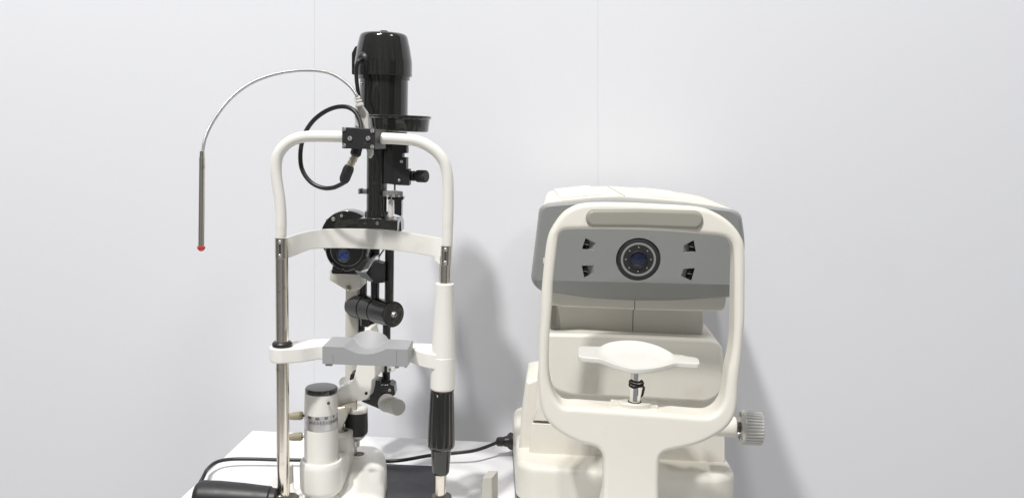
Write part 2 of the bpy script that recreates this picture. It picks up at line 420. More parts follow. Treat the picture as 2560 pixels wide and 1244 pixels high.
# base clamp, bracket and grip
cb = W(706, 1236, YS)
MB().prism([V((xa.x, YS, TZ+.030))+V((x, y, 0)) for x, y in rp([(-.017, -.013), (-.008, -.019), (.017, -.019), (.017, .010), (.010, .017), (-.013, .017)], .005, 5)], (0, 0, -.030), b=.0012).build('base_clamp', M['darksteel'], st)
screw(W(700, 1240, .976)+V((0, .0, -.004)), (0, -1, .1), .006, st, m=M['darksteel'], slot=0)
g0 = W(488, 1240, .985); g1 = W(690, 1249, .985); gl = (g1-g0).length; k = L(1, 600, 1240, .985)
MB().lathe(g0, g1-g0, [(0, 1e-4), (0, 24*k), (2.5*k, 33*k), (8*k, 38.5*k), (18*k, 41*k), (60*k, 41.2*k), (120*k, 38.5*k), (165*k, 35*k), (186*k, 33.5*k), (190*k, 30*k), (gl, 29*k)], 48).build('hand_grip', M['blackmatte'], st)
g2 = W(1300, 1268, .985)
MB().cyl(V((xa.x, 1.0, TZ+.007)), V((xb.x, 1.0, TZ+.007)), .004).build('cross_bar', M['darksteel'], st)
MB().prism(top_outline(rp([(645, 1226), (672, 1208), (717, 1163), (730, 1164), (733, 1210), (760, 1300), (640, 1300)], 3, 3), TZ+.0035), (0, 0, -.0034), b=.0008).build('shadow_plate', M['lightcream'], st)  # thin plate added in the outline of a shadow on the table
MB().prism([W(x, y, 1.045) for x, y in rp([(724, 1166), (729.5, 1163), (731, 1207), (724, 1209)], 1, 3)], (.000, .007, 0), b=.0005).build('stop_plate', M['beige'], st)
vlathe(1104, 1244, YS, [(1236, 15), (1237, 24), (1246, 26), (1300, 26)], 'base_clamp', M['darksteel'], st)
# clamp block on the hoop
q = b6((165, 312), (1108, 372), (1098, 942), (170, 915)); Yb = YS-.024
fn = V((-.13, -1, .03)).normalized(); oc = W(896, 345, Yb)
fp = [PL(x, y, oc, fn) for x, y in rp(q, 2.2, 5)]
blk = MB().prism(fp, V((.006, .044, .0)), b=.0007).build('clamp_block', M['blackmatte'], st)
for (x, y), r in zip(b6((228, 372), (1030, 425), (232, 830), (1027, 872), (400, 637), (913, 633)), (5.2, 5.2, 5, 5, 6, 6)):
    c = PL(x, y, oc, fn)
    kk = L(1, x, y, Yb)
    if r == 6: MB().lathe(c-fn*.0005, fn, [(0, r*1.28*kk), (.0007, r*1.28*kk), (.0007, r*1.1*kk)], 24).build('recess', M['dark'], blk)
    screw(c+fn*(.0003 if r < 6 else .0006), fn, r*kk, blk, dome=.08, slot=2.0+random.uniform(-.5, .6), m=M['screw'])
# gooseneck fixation lamp
gp = z2((1078, 232), (1060, 192), (1030, 152), (990, 116), (940, 82), (880, 56), (800, 43), (740, 41), (680, 43), (560, 62), (480, 84), (400, 116), (320, 165), (240, 235), (180, 308), (130, 385), (100, 445), (80, 505), (68, 575))
YG = YS+.004
gpts = cat([W(x, y, YG-.02*math.sin(PI*i/(len(gp)-1))) for i, (x, y) in enumerate(gp)], 40)
tot = len(gpts); rg = L(4.1, 700, 250, YG)
def coil(t):
    return rg*(1+.10*math.cos(2*PI*t*190))
P2 = cat([gpts[i] for i in range(0, tot, 4)]+[gpts[-1]], 8)
lm = MB().tube(P2, coil, 10, smooth=False).build('gooseneck', M['alu'], st, ang=80)
r0 = W(505.5, 378, YG); r1 = W(503, 616, YG); k = L(1, 505, 500, YG); d = r1-r0; dl = d.length
MB().lathe(r0, d, [(-2*k, 3*k), (0, 5.6*k), (4*k, 6.1*k), (14*k, 6.3*k), (15*k, 6.9*k), (16*k, 7.3*k), (dl, 7.4*k)], 32).build('lamp_rod', M['steel'], st)
MB().lathe(r0+d.normalized()*(dl-1*k), d, [(0, 7.8*k), (0.5*k, 9.7*k), (2*k, 10.2*k), (4*k, 10.2*k), (8*k, 8.6*k), (11.5*k, 5.5*k), (13*k, 2*k), (13.2*k, 1e-5)], 32).build('lamp_tip', M['red'], st)
# white plug behind the block
pc = z3((805, -12), (815, 22), (822, 60)); up = W(901, 262, YG); dn = W(926, 396, YG+.012); d = (dn-up)
MB().lathe(W(892.5, 240, YG), W(900, 266, YG)-W(892.5, 240, YG), [(0, .0022), (.001, .0032), (.003, .0038), (.0031, .0026), (.0045, .0027), (.0047, .0042), (.0068, .0044), (.007, .003), (.0085, .003), (.0087, .0046), (.011, .005), (.0125, .0045)], 20).build('strain_relief', M['lightcream'], st)
ol = z3((785, 95), (800, 78), (845, 80), (893, 145), (905, 270), (925, 420), (938, 470), (936, 510), (916, 540), (902, 535), (895, 500), (892, 300), (780, 265))
MB().prism([W(x, y, YG+.004) for x, y in rp(ol, 2.5, 4)], (0, .010, 0), b=.0018).build('plug', M['lightcream'], st)
# black cable loop with connector
cp = z3((845, 330), (838, 262), (822, 195), (785, 135), (740, 104), (690, 92), (620, 98), (540, 128), (460, 182), (400, 245), (350, 330), (322, 430), (314, 530), (325, 620), (365, 700), (430, 762), (520, 795), (600, 790), (660, 765), (700, 742))
MB().tube([W(x, y, YS-.004+.022*math.sin(PI*i/(len(cp)-1)*1.0)) for i, (x, y) in enumerate(cp)], L(5.6, 800, 400, YS), 16, 8).build('cable', M['rubber'], st)
ca = W(*z3((812, 430)), YS+.004); cb_ = W(*z3((785, 520)), YS+.004); cc = W(*z3((742, 600)), YS+.002); ce = W(*z3((682, 752)), YS)
k = L(1, 870, 430, YS)
MB().lathe(ca, cb_-ca, [(0, 13*k), (.8*(cb_-ca).length, 14*k), ((cb_-ca).length, 10*k)], 8, a0=PI/8).build('connector', M['blackmatte'], st, ang=20)
d = cc-cb_; l = d.length
MB().lathe(cb_-d*.1, d, [(0, 9*k), (l*.4, 9.2*k), (l*.42, 10.5*k), (l*.58, 10.5*k), (l*.6, 8*k), (l*.66, 8*k), (l*.68, 9.3*k), (l*1.25, 9.4*k)], 32).build('metal_ring', M['nickel'], st)
d = ce-cc; l = d.length
MB().lathe(cc, d, [(0, 9*k), (2*k, 12*k), (10*k, 14.5*k), (l*.75, 14*k), (l*.92, 11*k), (l, 7*k)], 8, a0=PI/8).build('connector', M['blackmatte'], st, ang=20)
# ================================================================= SLIT LAMP
YT = 1.13
sl = thing('slit_lamp', 'tall slit lamp microscope with glossy black lamp tower on a white wheeled base', 'slit lamp', (W(880, 1200, 1.1).x, 1.09, TZ))
bk = M['black']
capo = vlathe(959, 140, YT, [(83, 1), (83.5, 40), (85, 52), (89, 57.5), (96, 60), (120, 65.5), (150, 70.5), (158, 71.3), (188, 71.5), (191, 70.5), (191.5, 60)], 'lamp_cap', bk, sl, seg=72)
vlathe(960, 83, YT, [(77, 1), (77, 8), (78, 9.5), (86, 9.5), (87, 12), (90, 12)], 'cap_knob', M['blackmatte'], capo)
vlathe(960, 240, YT, [(190, 58), (190, 64), (200, 64), (201, 59.8), (302, 59.8), (335, 59), (336, 40)], 'lamp_house', bk, sl, seg=72)
# side fin
MB().prism([W(x, y, YT+.005) for x, y in rp([(887, 117), (897, 112), (905, 115), (905, 189), (888, 188), (879, 186), (879, 133)], 3, 4)], (0, .03, 0), b=.0012).build('side_fin', bk, capo)
# grommet and cable
gc = W(909, 148, YT-.052*L(1, 0, 0, 1)/L(1, 0, 0, 1)-.0)
gd = V((-.55, -.8, .0)).normalized(); gc = W(910, 149, YT-.026)
kk = L(1, 910, 149, YT)
gm = MB().lathe(gc-gd*.004, gd, [(0, 20*kk), (.004, 20*kk), (.0075, 17*kk), (.010, 11*kk), (.0102, 6*kk)], 32).build('grommet', M['blackmatte'], capo)
MB().tube([W(x, y, Y) for x, y, Y in ((909, 149, YT-.025), (904, 149, YT-.037), (897, 153, YT-.043), (891.5, 165, YT-.043), (890.5, 185, YT-.041), (892.5, 210, YT-.04), (897.5, 245, YT-.035), (905, 275, YT-.045), (915, 320, YT-.05))], 4.8*kk, 14).build('lamp_cable', M['rubber'], sl)
screw(W(903.5, 209, YT-.018), (-.8, -.6, 0), 3.4*kk, sl)
# tray
ty = YT-.028; tc_ = W(998, 310, ty); k = L(1, 998, 310, ty)
MB().lathe(V((tc_.x, ty, W(998, 289, ty).z)), (0, 0, -1), [(.004, 1e-5), (.004, 70*k), (.0005, 76*k), (0, 78.5*k), (.001, 80*k), (.003, 79.6*k), (.0042, 76.5*k), (.006, 75.5*k), (36*k, 73*k), (39*k, 71*k), (40*k, 60*k), (40*k, 1e-5)], 72).build('tray', bk, sl)
# column, its two faces and bracket
YC = 1.118
vlathe(942.5, 430, YC, [(325, 25.6), (455, 25.6), (456, 25.0), (457, 25.6), (527, 25.4), (527.5, 28.5), (529, 29.2), (546, 29.2)], 'column', bk, sl)
k = L(1, 960, 400, YC)
MB().prism([W(x, y, YC-.012) for x, y in rp(z4((655, -60), (770, -60), (758, 372), (652, 360)), 1, 2)], (0, .03, 0), b=.001).build('column_housing', bk, sl)
brk = z4((740, -20), (865, -20), (866, 26), (845, 28), (845, 22), (866, 30), (865, 85), (828, 85), (828, 122), (863, 125), (863, 230), (890, 232), (888, 380), (745, 374))
bro = MB().prism([W(x, y, YC-.016) for x, y in rp(brk, .8, 2)], (0, .022, 0), b=.0006).build('filter_bracket', M['blackmatte'], sl)
screw(W(*z4((818, 160)), YC-.0165), TV, 3.7*k, bro, m=M['inkw'], dome=.1)
screw(W(*z4((797, 333)), YC-.0165), TV, 3.6*k, bro)
MB().cyl(W(987, 476, YC-.01), W(987, 458, YC-.01), .0012).build('pin', M['darksteel'], bro)
ka, kb = W(*z4((885, 290)), YC), W(*z4((1050, 296)), YC-.012); d = kb-ka; l = d.length
kn = MB().lathe(ka, d, [(0, 8*k), (.12*l, 12*k), (.3*l, 13*k), (.34*l, 11*k), (.46*l, 11*k), (.48*l, 14.6*k), (.52*l, 15.4*k, .06), (.94*l, 15.4*k, .06), (.98*l, 14*k), (l, 11*k)], 96, flute=24).build('side_knob', M['blackmatte'], sl)
MB().box(W(*z4((478, 432)), YC+.004), (1, -.2, 0), (.2, 1, 0), (0, 0, 1), 22*k, .010, 12*k, b=.001).build('lever', M['foot'], sl)
MB().box(W(*z4((446, 430)), YC-.002), (1, -.2, 0), (.2, 1, 0), (0, 0, 1), 5*k, .012, 14*k, b=.001).build('lever_tip', M['foot'], sl)
# slit dial with scale
dy = YC-.012; dc = W(982, 484, dy); rd = 25*k
dlo = MB().lathe(dc+V((0, 0, 6*k)), (0, 0, -1), [(0, 1e-5), (0, rd*.9), (.0006, rd), (11.5*k, rd), (12.5*k, rd*.93), (12.5*k, 1e-5)], 64).build('slit_dial', M['foot'], sl)
def txt_mesh(s_, size):
    cu = bpy.data.curves.new('numerals', 'FONT'); cu.body = s_; cu.size = size; cu.align_x = 'CENTER'; cu.align_y = 'CENTER'; cu.offset = size*.018
    o = bpy.data.objects.new('numerals', cu); COL.objects.link(o); bpy.context.view_layer.update()
    me = bpy.data.meshes.new_from_object(o.evaluated_get(bpy.context.evaluated_depsgraph_get())); bpy.data.objects.remove(o); return me
def wrap_scale(c, r, texts, ticks, size, zc_, m, parent, th):
    """numerals and ticks bent round a vertical cylinder; angles in degrees from the viewer's direction, + = right"""
    b_ = MB(); bm = b_.bm
    def put(x, z, a0): a = a0+x/r; return V((c.x+math.sin(a)*(r+.00025), c.y-math.cos(a)*(r+.00025), z))
    for s_, a0 in texts:
        me = txt_mesh(s_, size); vs = [bm.verts.new(put(v.co.x, c.z+zc_+v.co.y, math.radians(a0))) for v in me.vertices]
        for p_ in me.polygons:
            try: bm.faces.new([vs[i] for i in p_.vertices])
            except ValueError: pass
    for a0, zb, zt_ in ticks:
        a0 = math.radians(a0); w = th
        vs = [bm.verts.new(put(x, c.z+z, a0)) for x, z in ((-w, zb), (w, zb), (w, zt_), (-w, zt_))]; bm.faces.new(vs)
    return b_.build('scale_marks', m, parent, flat=True)
wrap_scale(dc, rd, [('90', -22), ('75', 12), ('60', 46)], [(-22+a*5.7, .0004, .0022 if a % 3 == 0 else .0014) for a in range(-2, 17)], .0036, -.0023, M['inkw'], dlo, .00016)
# white post + hex nut and black parts beside it
MB().cyl(W(978, 505, dy), W(978, 492, dy), 2*k).build('pin', M['alu'], sl)
MB().cyl(W(977, 543, dy-.002), W(977.5, 501, dy-.002), 6.6*k, b=.0004, seg=24).build('post', M['lightcream'], sl)
nh = W(976, 551, dy-.002); MB().lathe(nh, (0, 0, 1), [(0, 11.5*k), (.0008, 13*k), (10*k, 13*k), (11*k, 11*k)], 6, a0=.3).build('hex_nut', M['alu'], sl, ang=20)
MB().prism([W(x, y, dy+.010) for x, y in rp(z4((690, 480), (838, 480), (836, 508), (820, 514), (818, 660), (752, 640), (750, 514), (690, 508)), 1, 2)], (0, .016, 0), b=.0006).build('dial_bracket', M['black'], sl)
# crosshead
chd = MB().prism([W(x, y, YC-.022) for x, y in rp(z4((415, 695), (432, 682), (500, 676), (640, 680), (668, 694), (770, 694), (783, 702), (780, 800), (420, 770)), 1.6, 3)], (0, .05, 0), b=.001).build('crosshead', bk, sl)
MB().prism([W(x, y, YC+.004) for x, y in rp(z4((770, 670), (800, 675), (815, 720), (818, 800), (770, 800)), 2, 3)], (0, .03, 0), b=.001).build('crosshead_cheek', bk, chd)
for p_ in ((487, 722), (597, 724)): screw(W(*z4(p_), YC-.0225), TV, 4.4*k, chd, m=M['nickel'] if p_[0] > 500 else M['darksteel'], dome=.1)
# microscope head : barrel pointing at the viewer
YO = 1.085
fcx = W(865, 626, YO); ko = L(1, 865, 626, YO)
ax = V((.02, 1, 0)).normalized()
mic = MB().lathe(fcx, ax, [(.006, 1e-5), (.006, 44*ko), (.003, 45.5*ko), (.0, 49*ko), (.0006, 51*ko), (.003, 53*ko), (.012, 54.5*ko), (.05, 55*ko), (.05, 40*ko), (.05, 1e-5)], 72).build('microscope_barrel', bk, sl)
MB().lathe(fcx+V((0, .0062, 0)), -ax, [(0, 42*ko), (.0009, 42*ko), (.0009, 40*ko), (.0, 40*ko)], 64).build('groove_ring', M['foot'], mic)
lc = W(858.5, 638.5, YO+.0058); 
MB().lathe(lc, -ax, [(0, 18*ko), (.0012, 17.6*ko), (.0016, 16*ko), (.0008, 14.6*ko), (0, 14*ko)], 40).build('lens_ring', M['darksteel'], mic)
MB().lathe(lc, -ax, [(0.0001, 14.4*ko), (.0005, 11*ko), (.0009, 6*ko), (.0010, 1e-5)], 40).build('lens', M['lensb'], mic)
dcx = W(868, 594, YO+.05); kd = L(1, 868, 594, YO+.05)
drm = MB().lathe(dcx, ax, [(0, 1e-5), (0, 64*kd), (.001, 67*kd), (.006, 68.5*kd), (.028, 68.5*kd), (.030, 66*kd), (.030, 1e-5)], 72).build('magnification_drum', bk, sl)
for (x, y), r in zip(z4((195, 686), (270, 657), (138, 694)), (5.2, 4, 2.5)): screw(W(x, y, YO+.0495), -ax, r*kd, drm, m=M['screw'] if r > 3 else M['darksteel'], dome=.15)
MB().cyl(W(889, 545, 1.17), W(898, 547, 1.21), 15*ko, seg=32).build('eyepiece_tube', bk, sl)
MB().cyl(W(905, 541, 1.165), W(905, 533, 1.165), 9*ko).build('white_cap', M['lightcream'], sl)
# black saddle, cream bracket and arm carrying the microscope
MB().prism([W(x, y, YO+.018) for x, y in rp(z6((130, 262), (420, 300), (420, 345), (122, 332)), 1, 2)], (0, .04, 0), b=.0008).build('saddle', M['blackmatte'], sl)
mbk = MB().prism([W(x, y, YO+.02) for x, y in rp(z6((100, 300), (130, 300), (130, 335), (420, 345), (420, 505), (360, 530), (262, 515), (95, 412)), 2, 4)], (0, .045, 0), b=.0014).build('microscope_bracket', M['cream'], sl)
screw(W(*z6((297, 494)), YO+.0195), TV, 7*ko, mbk, m=M['nickel'], cross=True, dome=.9)
YA = 1.15
MB().prism([W(x, y, YA) for x, y in rp([(864, 700), (896, 705), (896, 800), (895, 935), (892, 955), (862, 955), (862, 850)], 2, 3)], (0, .03, 0), b=.002).build('microscope_arm', M['cream'], sl)
# illumination posts and mirror
def post(x, y0, y1, w, Y): MB().cyl((W(x, (y0+y1)/2, Y)).xy.to_3d()+V((0, 0, Zt(x, y0, Y))), (W(x, (y0+y1)/2, Y)).xy.to_3d()+V((0, 0, Zt(x, y1, Y))), w/2*L(1, x, y0, Y), seg=12 if w > 20 else 16).build('post', bk, sl)
post(908.5, 570, 745, 19, 1.155); post(938, 600, 752, 22, 1.13); post(973.5, 570, 760, 23, 1.105)
post(904.5, 790, 835, 15.5, 1.155); post(966, 805, 962, 20, 1.105)
mp = MB().prism([W(x, y, 1.09) for x, y in rp(z6((480, 340), (553, 222), (600, 228), (672, 250), (668, 440), (585, 447), (545, 430)), 1.5, 3)], (0, .02, 0), b=.0008).build('mirror_block', M['blackmatte'], sl)
MB().prism([W(x, y, 1.082) for x, y in rp(z6((360, 305), (450, 200), (488, 208), (488, 225), (408, 330), (372, 328)), 1.2, 3)], (0, .012, 0), b=.0005).build('mirror_frame', M['blackmatte'], mp)
MB().prism([W(x, y, Y) for x, y, Y in [(*z6(p_), Y_) for p_, Y_ in (((408, 328), 1.083), ((498, 200), 1.112), ((550, 160), 1.122), ((618, 148), 1.122), ((598, 215), 1.105), ((556, 224), 1.10), ((468, 342), 1.077))]], (0, .002, -.001), b=.0001, nb=1).build('mirror', M['mirror'], mp)
MB().prism([W(x, y, 1.08) for x, y in z6((362, 318), (470, 345), (545, 432), (500, 425), (470, 400), (435, 392))], (0, .004, .001), b=.0003, nb=2).build('mirror_foot', M['panel'], mp)
MB().tube([W(*z6(p_), 1.115) for p_ in ((668, 90), (640, 130), (612, 175), (605, 210))], .0011, 8).build('spring', M['steel'], mp)
# triple drum
re_, le_ = W(984.5, 785.5, 1.10), W(885, 762, 1.165); d = re_-le_; l = d.length; r = L(33, 984, 785, 1.105)
gr = .90
prof = [(0, 1e-5), (0, r*.85), (.0015, r*.97), (.003, r)]
for t_ in (.335, .60): prof += [(l*t_-.0012, r), (l*t_-.0006, r*gr), (l*t_+.0006, r*gr), (l*t_+.0012, r)]
prof += [(l-.002, r), (l-.0006, r*.98), (l, r*.93), (l, r*.66), (l-.0008, r*.62), (l-.0008, r*.3), (l-.0008, 1e-5)]
hd = MB().lathe(le_, d, prof, 64).build('pivot_drum', bk, sl)
screw(re_+d.normalized()*.0002, d, L(8, 984, 785, 1.1), hd, m=M['screw'], cross=True, dome=.9)
MB().cyl(W(922, 790, 1.14), W(922, 812, 1.14), .012).build('neck_ring', bk, hd)
# white swing arm
poly = b5((440, 215), (475, 212), (520, 175), (590, 150), (625, 105), (650, 20))+[(893, 905), (907, 850), (911, 822), (926, 819), (934, 850)]+b5((837, 0), (838, 90), (805, 118), (797, 200), (782, 262), (750, 300), (610, 330), (470, 372), (440, 372))
YR = 1.058
swa = MB().prism([W(x, y, YR) for x, y in rp(poly, 3, 4)], (.004, .028, 0), b=.0016).build('swing_arm', M['white'], sl)
k = L(1, 900, 960, YR)
MB().lathe(W(*b5((537, 192)), YR+.01)+V((0, 0, .0)), (0, -.25, 1), [(0, 9*k), (.0006, 9*k), (.0008, 6*k), (.0008, 1e-5)], 24).build('arm_recess', M['nickel'], swa)
for p_, r_ in (((750, 239), 3.8),): MB().lathe(W(*b5(p_), YR-.0002), TV, [(-.001, r_*k), (.0003, r_*k), (.0003, 1e-5)], 20).build('screw_hole', M['dark'], swa)
tabp = b7((560, 588), (762, 588), (762, 655), (690, 672), (560, 672))
swt = MB().prism([W(x, y, 1.10) for x, y in rp(tabp, 1.5, 3)], (0, .012, 0), b=.0006).build('side_lug', M['white'], sl)
MB().lathe(W(*b7((697, 634)), 1.0998), TV, [(-.001, 2.3*k), (.0003, 2.3*k), (.0003, 1e-5)], 16).build('screw_hole', M['dark'], swt)
MB().prism([W(x, y, 1.115) for x, y in rp(b5((585, 140), (600, 60), (645, 45), (625, 110), (600, 145)), 1, 2)], (0, .02, 0), b=.0005).build('arm_shoe', M['blackmatte'], sl)
MB().cyl(W(862, 955, 1.10), W(862, 955, 1.14), L(14, 862, 955, 1.1)).build('arm_pivot', M['lightcream'], sl)
# lower black bracket with knurled knob
lb = b7((470, 775), (580, 790), (575, 830), (670, 832), (700, 818), (750, 848), (766, 965), (690, 1010), (620, 1060), (600, 1165), (325, 1052), (430, 1025))
lbo = MB().prism([W(x, y, 1.075) for x, y in rp(lb, 1.6, 3)], (0, .022, 0), b=.0012).build('tilt_bracket', M['black'], sl)
screw(W(*b7((695, 905)), 1.0745), TV, 3.8*k, lbo, m=M['screw'], dome=.1)
ka, kb = W(*b7((635, 1060)), 1.068), W(*b7((812, 1132)), 1.038); d = kb-ka; l = d.length; k = L(1, 1000, 1010, 1.05)
MB().lathe(ka, d, [(0, 19*k), (.06*l, 22.5*k), (.16*l, 23*k), (.18*l, 20.5*k), (.2*l, 21.2*k, .05), (.72*l, 20.6*k, .05), (.78*l, 20.4*k), (.95*l, 20.2*k), (.99*l, 19.4*k), (l, 18.4*k), (l*1.003, 1e-5)], 120, flute=30).build('tilt_knob', M['frost'], sl)
# angle drum with black cap and engraved scale
YD = 1.045; ck = L(1, 803, 1000, YD); cax = W(803, 1060, YD)
def VL(rows, name, m, parent=sl, x=803, y=1060, Y=YD, **k_): return vlathe(x, y, Y, rows, name, m, parent, **k_)
VL([(965.5, 1), (965.5, 34), (966.5, 38), (969, 40), (977, 40.2), (979, 39)], 'drum_cap', M['black'], x=803.5, y=970)
ad = VL([(977, 36), (978, 39.4), (986, 40.2), (1010, 41), (1027, 41.2), (1029, 40)], 'angle_drum', M['white'])
band = VL([(1028, 39), (1028.3, 40.6), (1048, 40.8), (1048.5, 39)], 'scale_band', M['alu'])
VL([(1048, 39), (1048.6, 41.2), (1064.5, 41.4), (1065, 40)], 'grip_band', M['alu'])
VL([(1064.5, 39), (1065.5, 41.2), (1070, 41.6), (1160, 41.6)], 'drum_post', M['white'])
zb = Zt(803, 1047.6, YD); cc0 = V((cax.x, YD, zb))
wrap_scale(cc0, 40.8*ck, [('90', -30), ('60', 0), ('30', 30), ('0', 60)], [(-30+i*5, .0004, .0004+(.0048 if i % 2 == 0 else .0032)) for i in range(0, 24)], .0052, .0079, M['ink'], band, .00034)
MB().lathe(W(*b5((388, 336)), YD-.0205), TV, [(-.002, 3.8*ck), (.0003, 3.8*ck), (.0003, 2.6*ck), (-.0005, 2*ck), (-.0005, 1e-5)], 20).build('set_screw', M['darksteel'], ad)
# stepped collar of the column
vlathe(804, 1180, YD, [(1147, 42), (1144, 46), (1146, 50), (1152, 52.5), (1160, 53.3), (1212, 52.6), (1219, 51), (1224, 47), (1225, 40)], 'column_collar', M['white'], sl)
cz_ = Zt(804, 1150, YD)
MB().prism([V((p[0], p[1], cz_)) for p in rp([(W(822, 1170, YD).x, YD-.023), (W(855, 1170, YD).x, YD-.008), (W(873, 1170, 1.09).x, 1.09), (W(868, 1170, 1.10).x, 1.11), (W(820, 1170, 1.10).x, 1.11), (W(790, 1170, YD).x, YD+.01)], .008, 6)], (0, 0, -1), cz_-Zt(804, 1222, YD), b=.004).build('column_web', M['white'], sl)
vlathe(804, 1235, YD, [(1220, 41), (1300, 41)], 'column_foot', M['white'], sl)
ct = Zt(858, 1077, 1.10)
bcol = MB().prism([V((p[0], p[1], ct)) for p in rp([(W(828, 1077, 1.1).x, 1.075), (W(878.5, 1077, 1.1).x, 1.075), (W(880, 1077, 1.1).x, 1.125), (W(828, 1077, 1.1).x, 1.125)], .012, 8)], (0, 0, -1), ct-TZ-.02, b=.003).build('rear_column', M['white'], sl)
sc_ = H(856, 1075, ct+.0003); MB().lathe(sc_, (0, 0, 1), [(-.001, .008), (.0003, .008), (.0003, .006), (-.0002, .0058), (-.0002, 1e-5)], 28).build('column_screw', M['nickel'], bcol)
MB().lathe(H(854, 1075, ct+.0009), (0, 0, 1), [(-.001, .0035), (.0006, .0032), (.0008, 1e-5)], 20).build('column_bolt', M['alu'], bcol)
MB().prism([W(x, y, 1.10) for x, y in rp([(832, 1012), (874, 1012), (869, 1035), (846, 1092), (832, 1092)], 1.5, 3)], (0, .02, 0), b=.001).build('arm_gusset', M['cream'], sl)
# steel lock on the drum
MB().prism([W(x, y, 1.05) for x, y in rp(b5((560, 342), (652, 318), (656, 405), (625, 402), (605, 372), (480, 376), (478, 366)), .8, 2)], (0, .008, 0), b=.0005).build('lock_bracket', M['nickel'], sl)
MB().cyl(W(*b5((480, 386)), 1.03), W(*b5((548, 374)), 1.03), .0022, .0016, seg=16).build('lock_screw', M['nickel'], sl)
# olive grips left of the drum
for i, (ya, yb_) in enumerate(((1041, 1037.5), (1093, 1089.5))):
    A_ = W(700, ya, 1.055); B_ = W(757 if i == 0 else 755.5, yb_, 1.055); d = B_-A_; l = d.length; k = L(1, 740, 1040, 1.055)
    lv = MB().lathe(A_, d, [(0, 7*k), (.4*l, 7.4*k), (.5*l, 9.0*k), (.62*l, 10.0*k), (.93*l, 11*k), (.94*l, 9.8*k), (.985*l, 9.6*k), (l, 8.8*k), (l, 6*k)], 32).build('lock_lever', M['olive'], sl)
    MB().cyl(B_-d*.02, B_+V((.03, .0, 0)), 3*k).build('lever_shaft', M['darksteel'], lv)
# joystick
YJ = 1.125
VL([(1012.5, 1), (1013, 14), (1015, 22), (1019, 25.6), (1026, 26.6), (1028, 26)], 'joystick_top', M['lightcream'], x=893, y=1020, Y=YJ)
VL([(1026.5, 24), (1027, 27.6), (1040, 28), (1060, 28.6), (1077, 28.6), (1081, 27.4), (1083, 24)], 'joystick', M['blackmatte'], x=891, y=1055, Y=YJ)
VL([(1082, 22), (1083.5, 25.5), (1088, 24.5), (1096, 16.5), (1099, 11), (1112, 10.4), (1114, 9.6), (1114.5, 5), (1116, 4.2), (1140, 4)], 'joystick_stem', M['alu'], x=889, y=1100, Y=YJ)
# sculpted base with joystick well
bs = MB()
zd = Zt(892, 1136, YJ)
xj = W(905, 1140, YJ).x
prof_d = [(zd-TZ, 1e-5)]
loops = []
def sec(Y, xl, xr, zt__, n=10, sh=.30):
    """arched cross section across X at depth Y"""
    w = (xr-xl)/2; c = (xl+xr)/2; out = [V((xl-.002, Y, TZ+.001))]
    for i in range(n+1):
        a = PI*(1-i/n); ex = 3.2
        x = math.copysign(abs(math.cos(a))**(2/ex), math.cos(a))*w; z = (abs(math.sin(a))**(2/ex))*(zt__-TZ-.004)
        out.append(V((c+x, Y, TZ+.004+z)))
    out.append(V((xr+.002, Y, TZ+.001))); return out
def X(px, Y): return W(px, 1200, Y).x
secs = [(1.185, 880, 930, zd-.03), (1.178, 868, 948, zd-.010), (1.165, 858, 960, zd-.002), (1.15, 852, 966, zd), (1.12, 846, 968, zd), (1.10, 840, 968, zd-.002), (1.08, 830, 966, zd-.010), (1.06, 812, 964, zd-.018), (1.035, 790, 960, zd-.025), (1.015, 765, 946, zd-.030), (1.0, 745, 938, zd-.0315), (.975, 735, 930, zd-.032), (.955, 733, 926, zd-.033), (.945, 740, 920, zd-.036)]
secs = [sec(Y, X(a, Y), X(b, Y), z, 18) for Y, a, b, z in secs]
n = len(secs[0]); sm = []
for i in range(n):
    sm.append(cat([s_[i] for s_ in secs], 4))
bs.skin([[sm[i][j] for i in range(n)] for j in range(len(sm[0]))])
bso = bs.build('base', M['white'], sl, ang=60)
wc = V((W(893, 1138, YJ).x+.001, YJ, zd))
MB().lathe(wc+V((0, 0, -.0006)), (0, 0, 1), [(0, .0092), (.0012, .0092), (.0015, .0086), (.001, .0080), (.001, 1e-5)], 40).build('joystick_well', M['seam'], bso)
MB().lathe(wc+V((.0002, 0, .0009)), (0, 0, 1), [(-.001, .0125), (.0001, .0118), (.0007, .0104), (.0006, .0090), (-.001, .0088)], 48).build('well_rim', M['white'], bso)
plt_ = [(746, 1218), (780, 1226), (835, 1232), (868, 1221), (893, 1226), (922, 1232), (927, 1300), (700, 1300), (738, 1232)]
MB().prism(top_outline(rp(plt_, 4, 4), zd-.034), (0, 0, -1), zd-.034-TZ-.001, b=.003).build('front_platform', M['white'], bso)
# ================================================================= AUTOREFRACTOR
YA0 = 1.05
af = thing('autorefractor', 'cream eye refractor with grey front panel, round black lens and head rest frame', 'eye tester', (W(1580, 1200, 1.1).x, 1.15, TZ))
YAW = math.radians(3.0); AN = V((-math.sin(YAW)*1, -math.cos(YAW), 0)); AB = -AN; AX = V((math.cos(YAW), -math.sin(YAW), 0))
def AP(x, y, Y): return PL(x, y, V((W(1595, 650, Y).x, Y, 0)), AN)
def APn(pts, Y): return [AP(x, y, Y) for x, y in pts]
cream = M['cream']
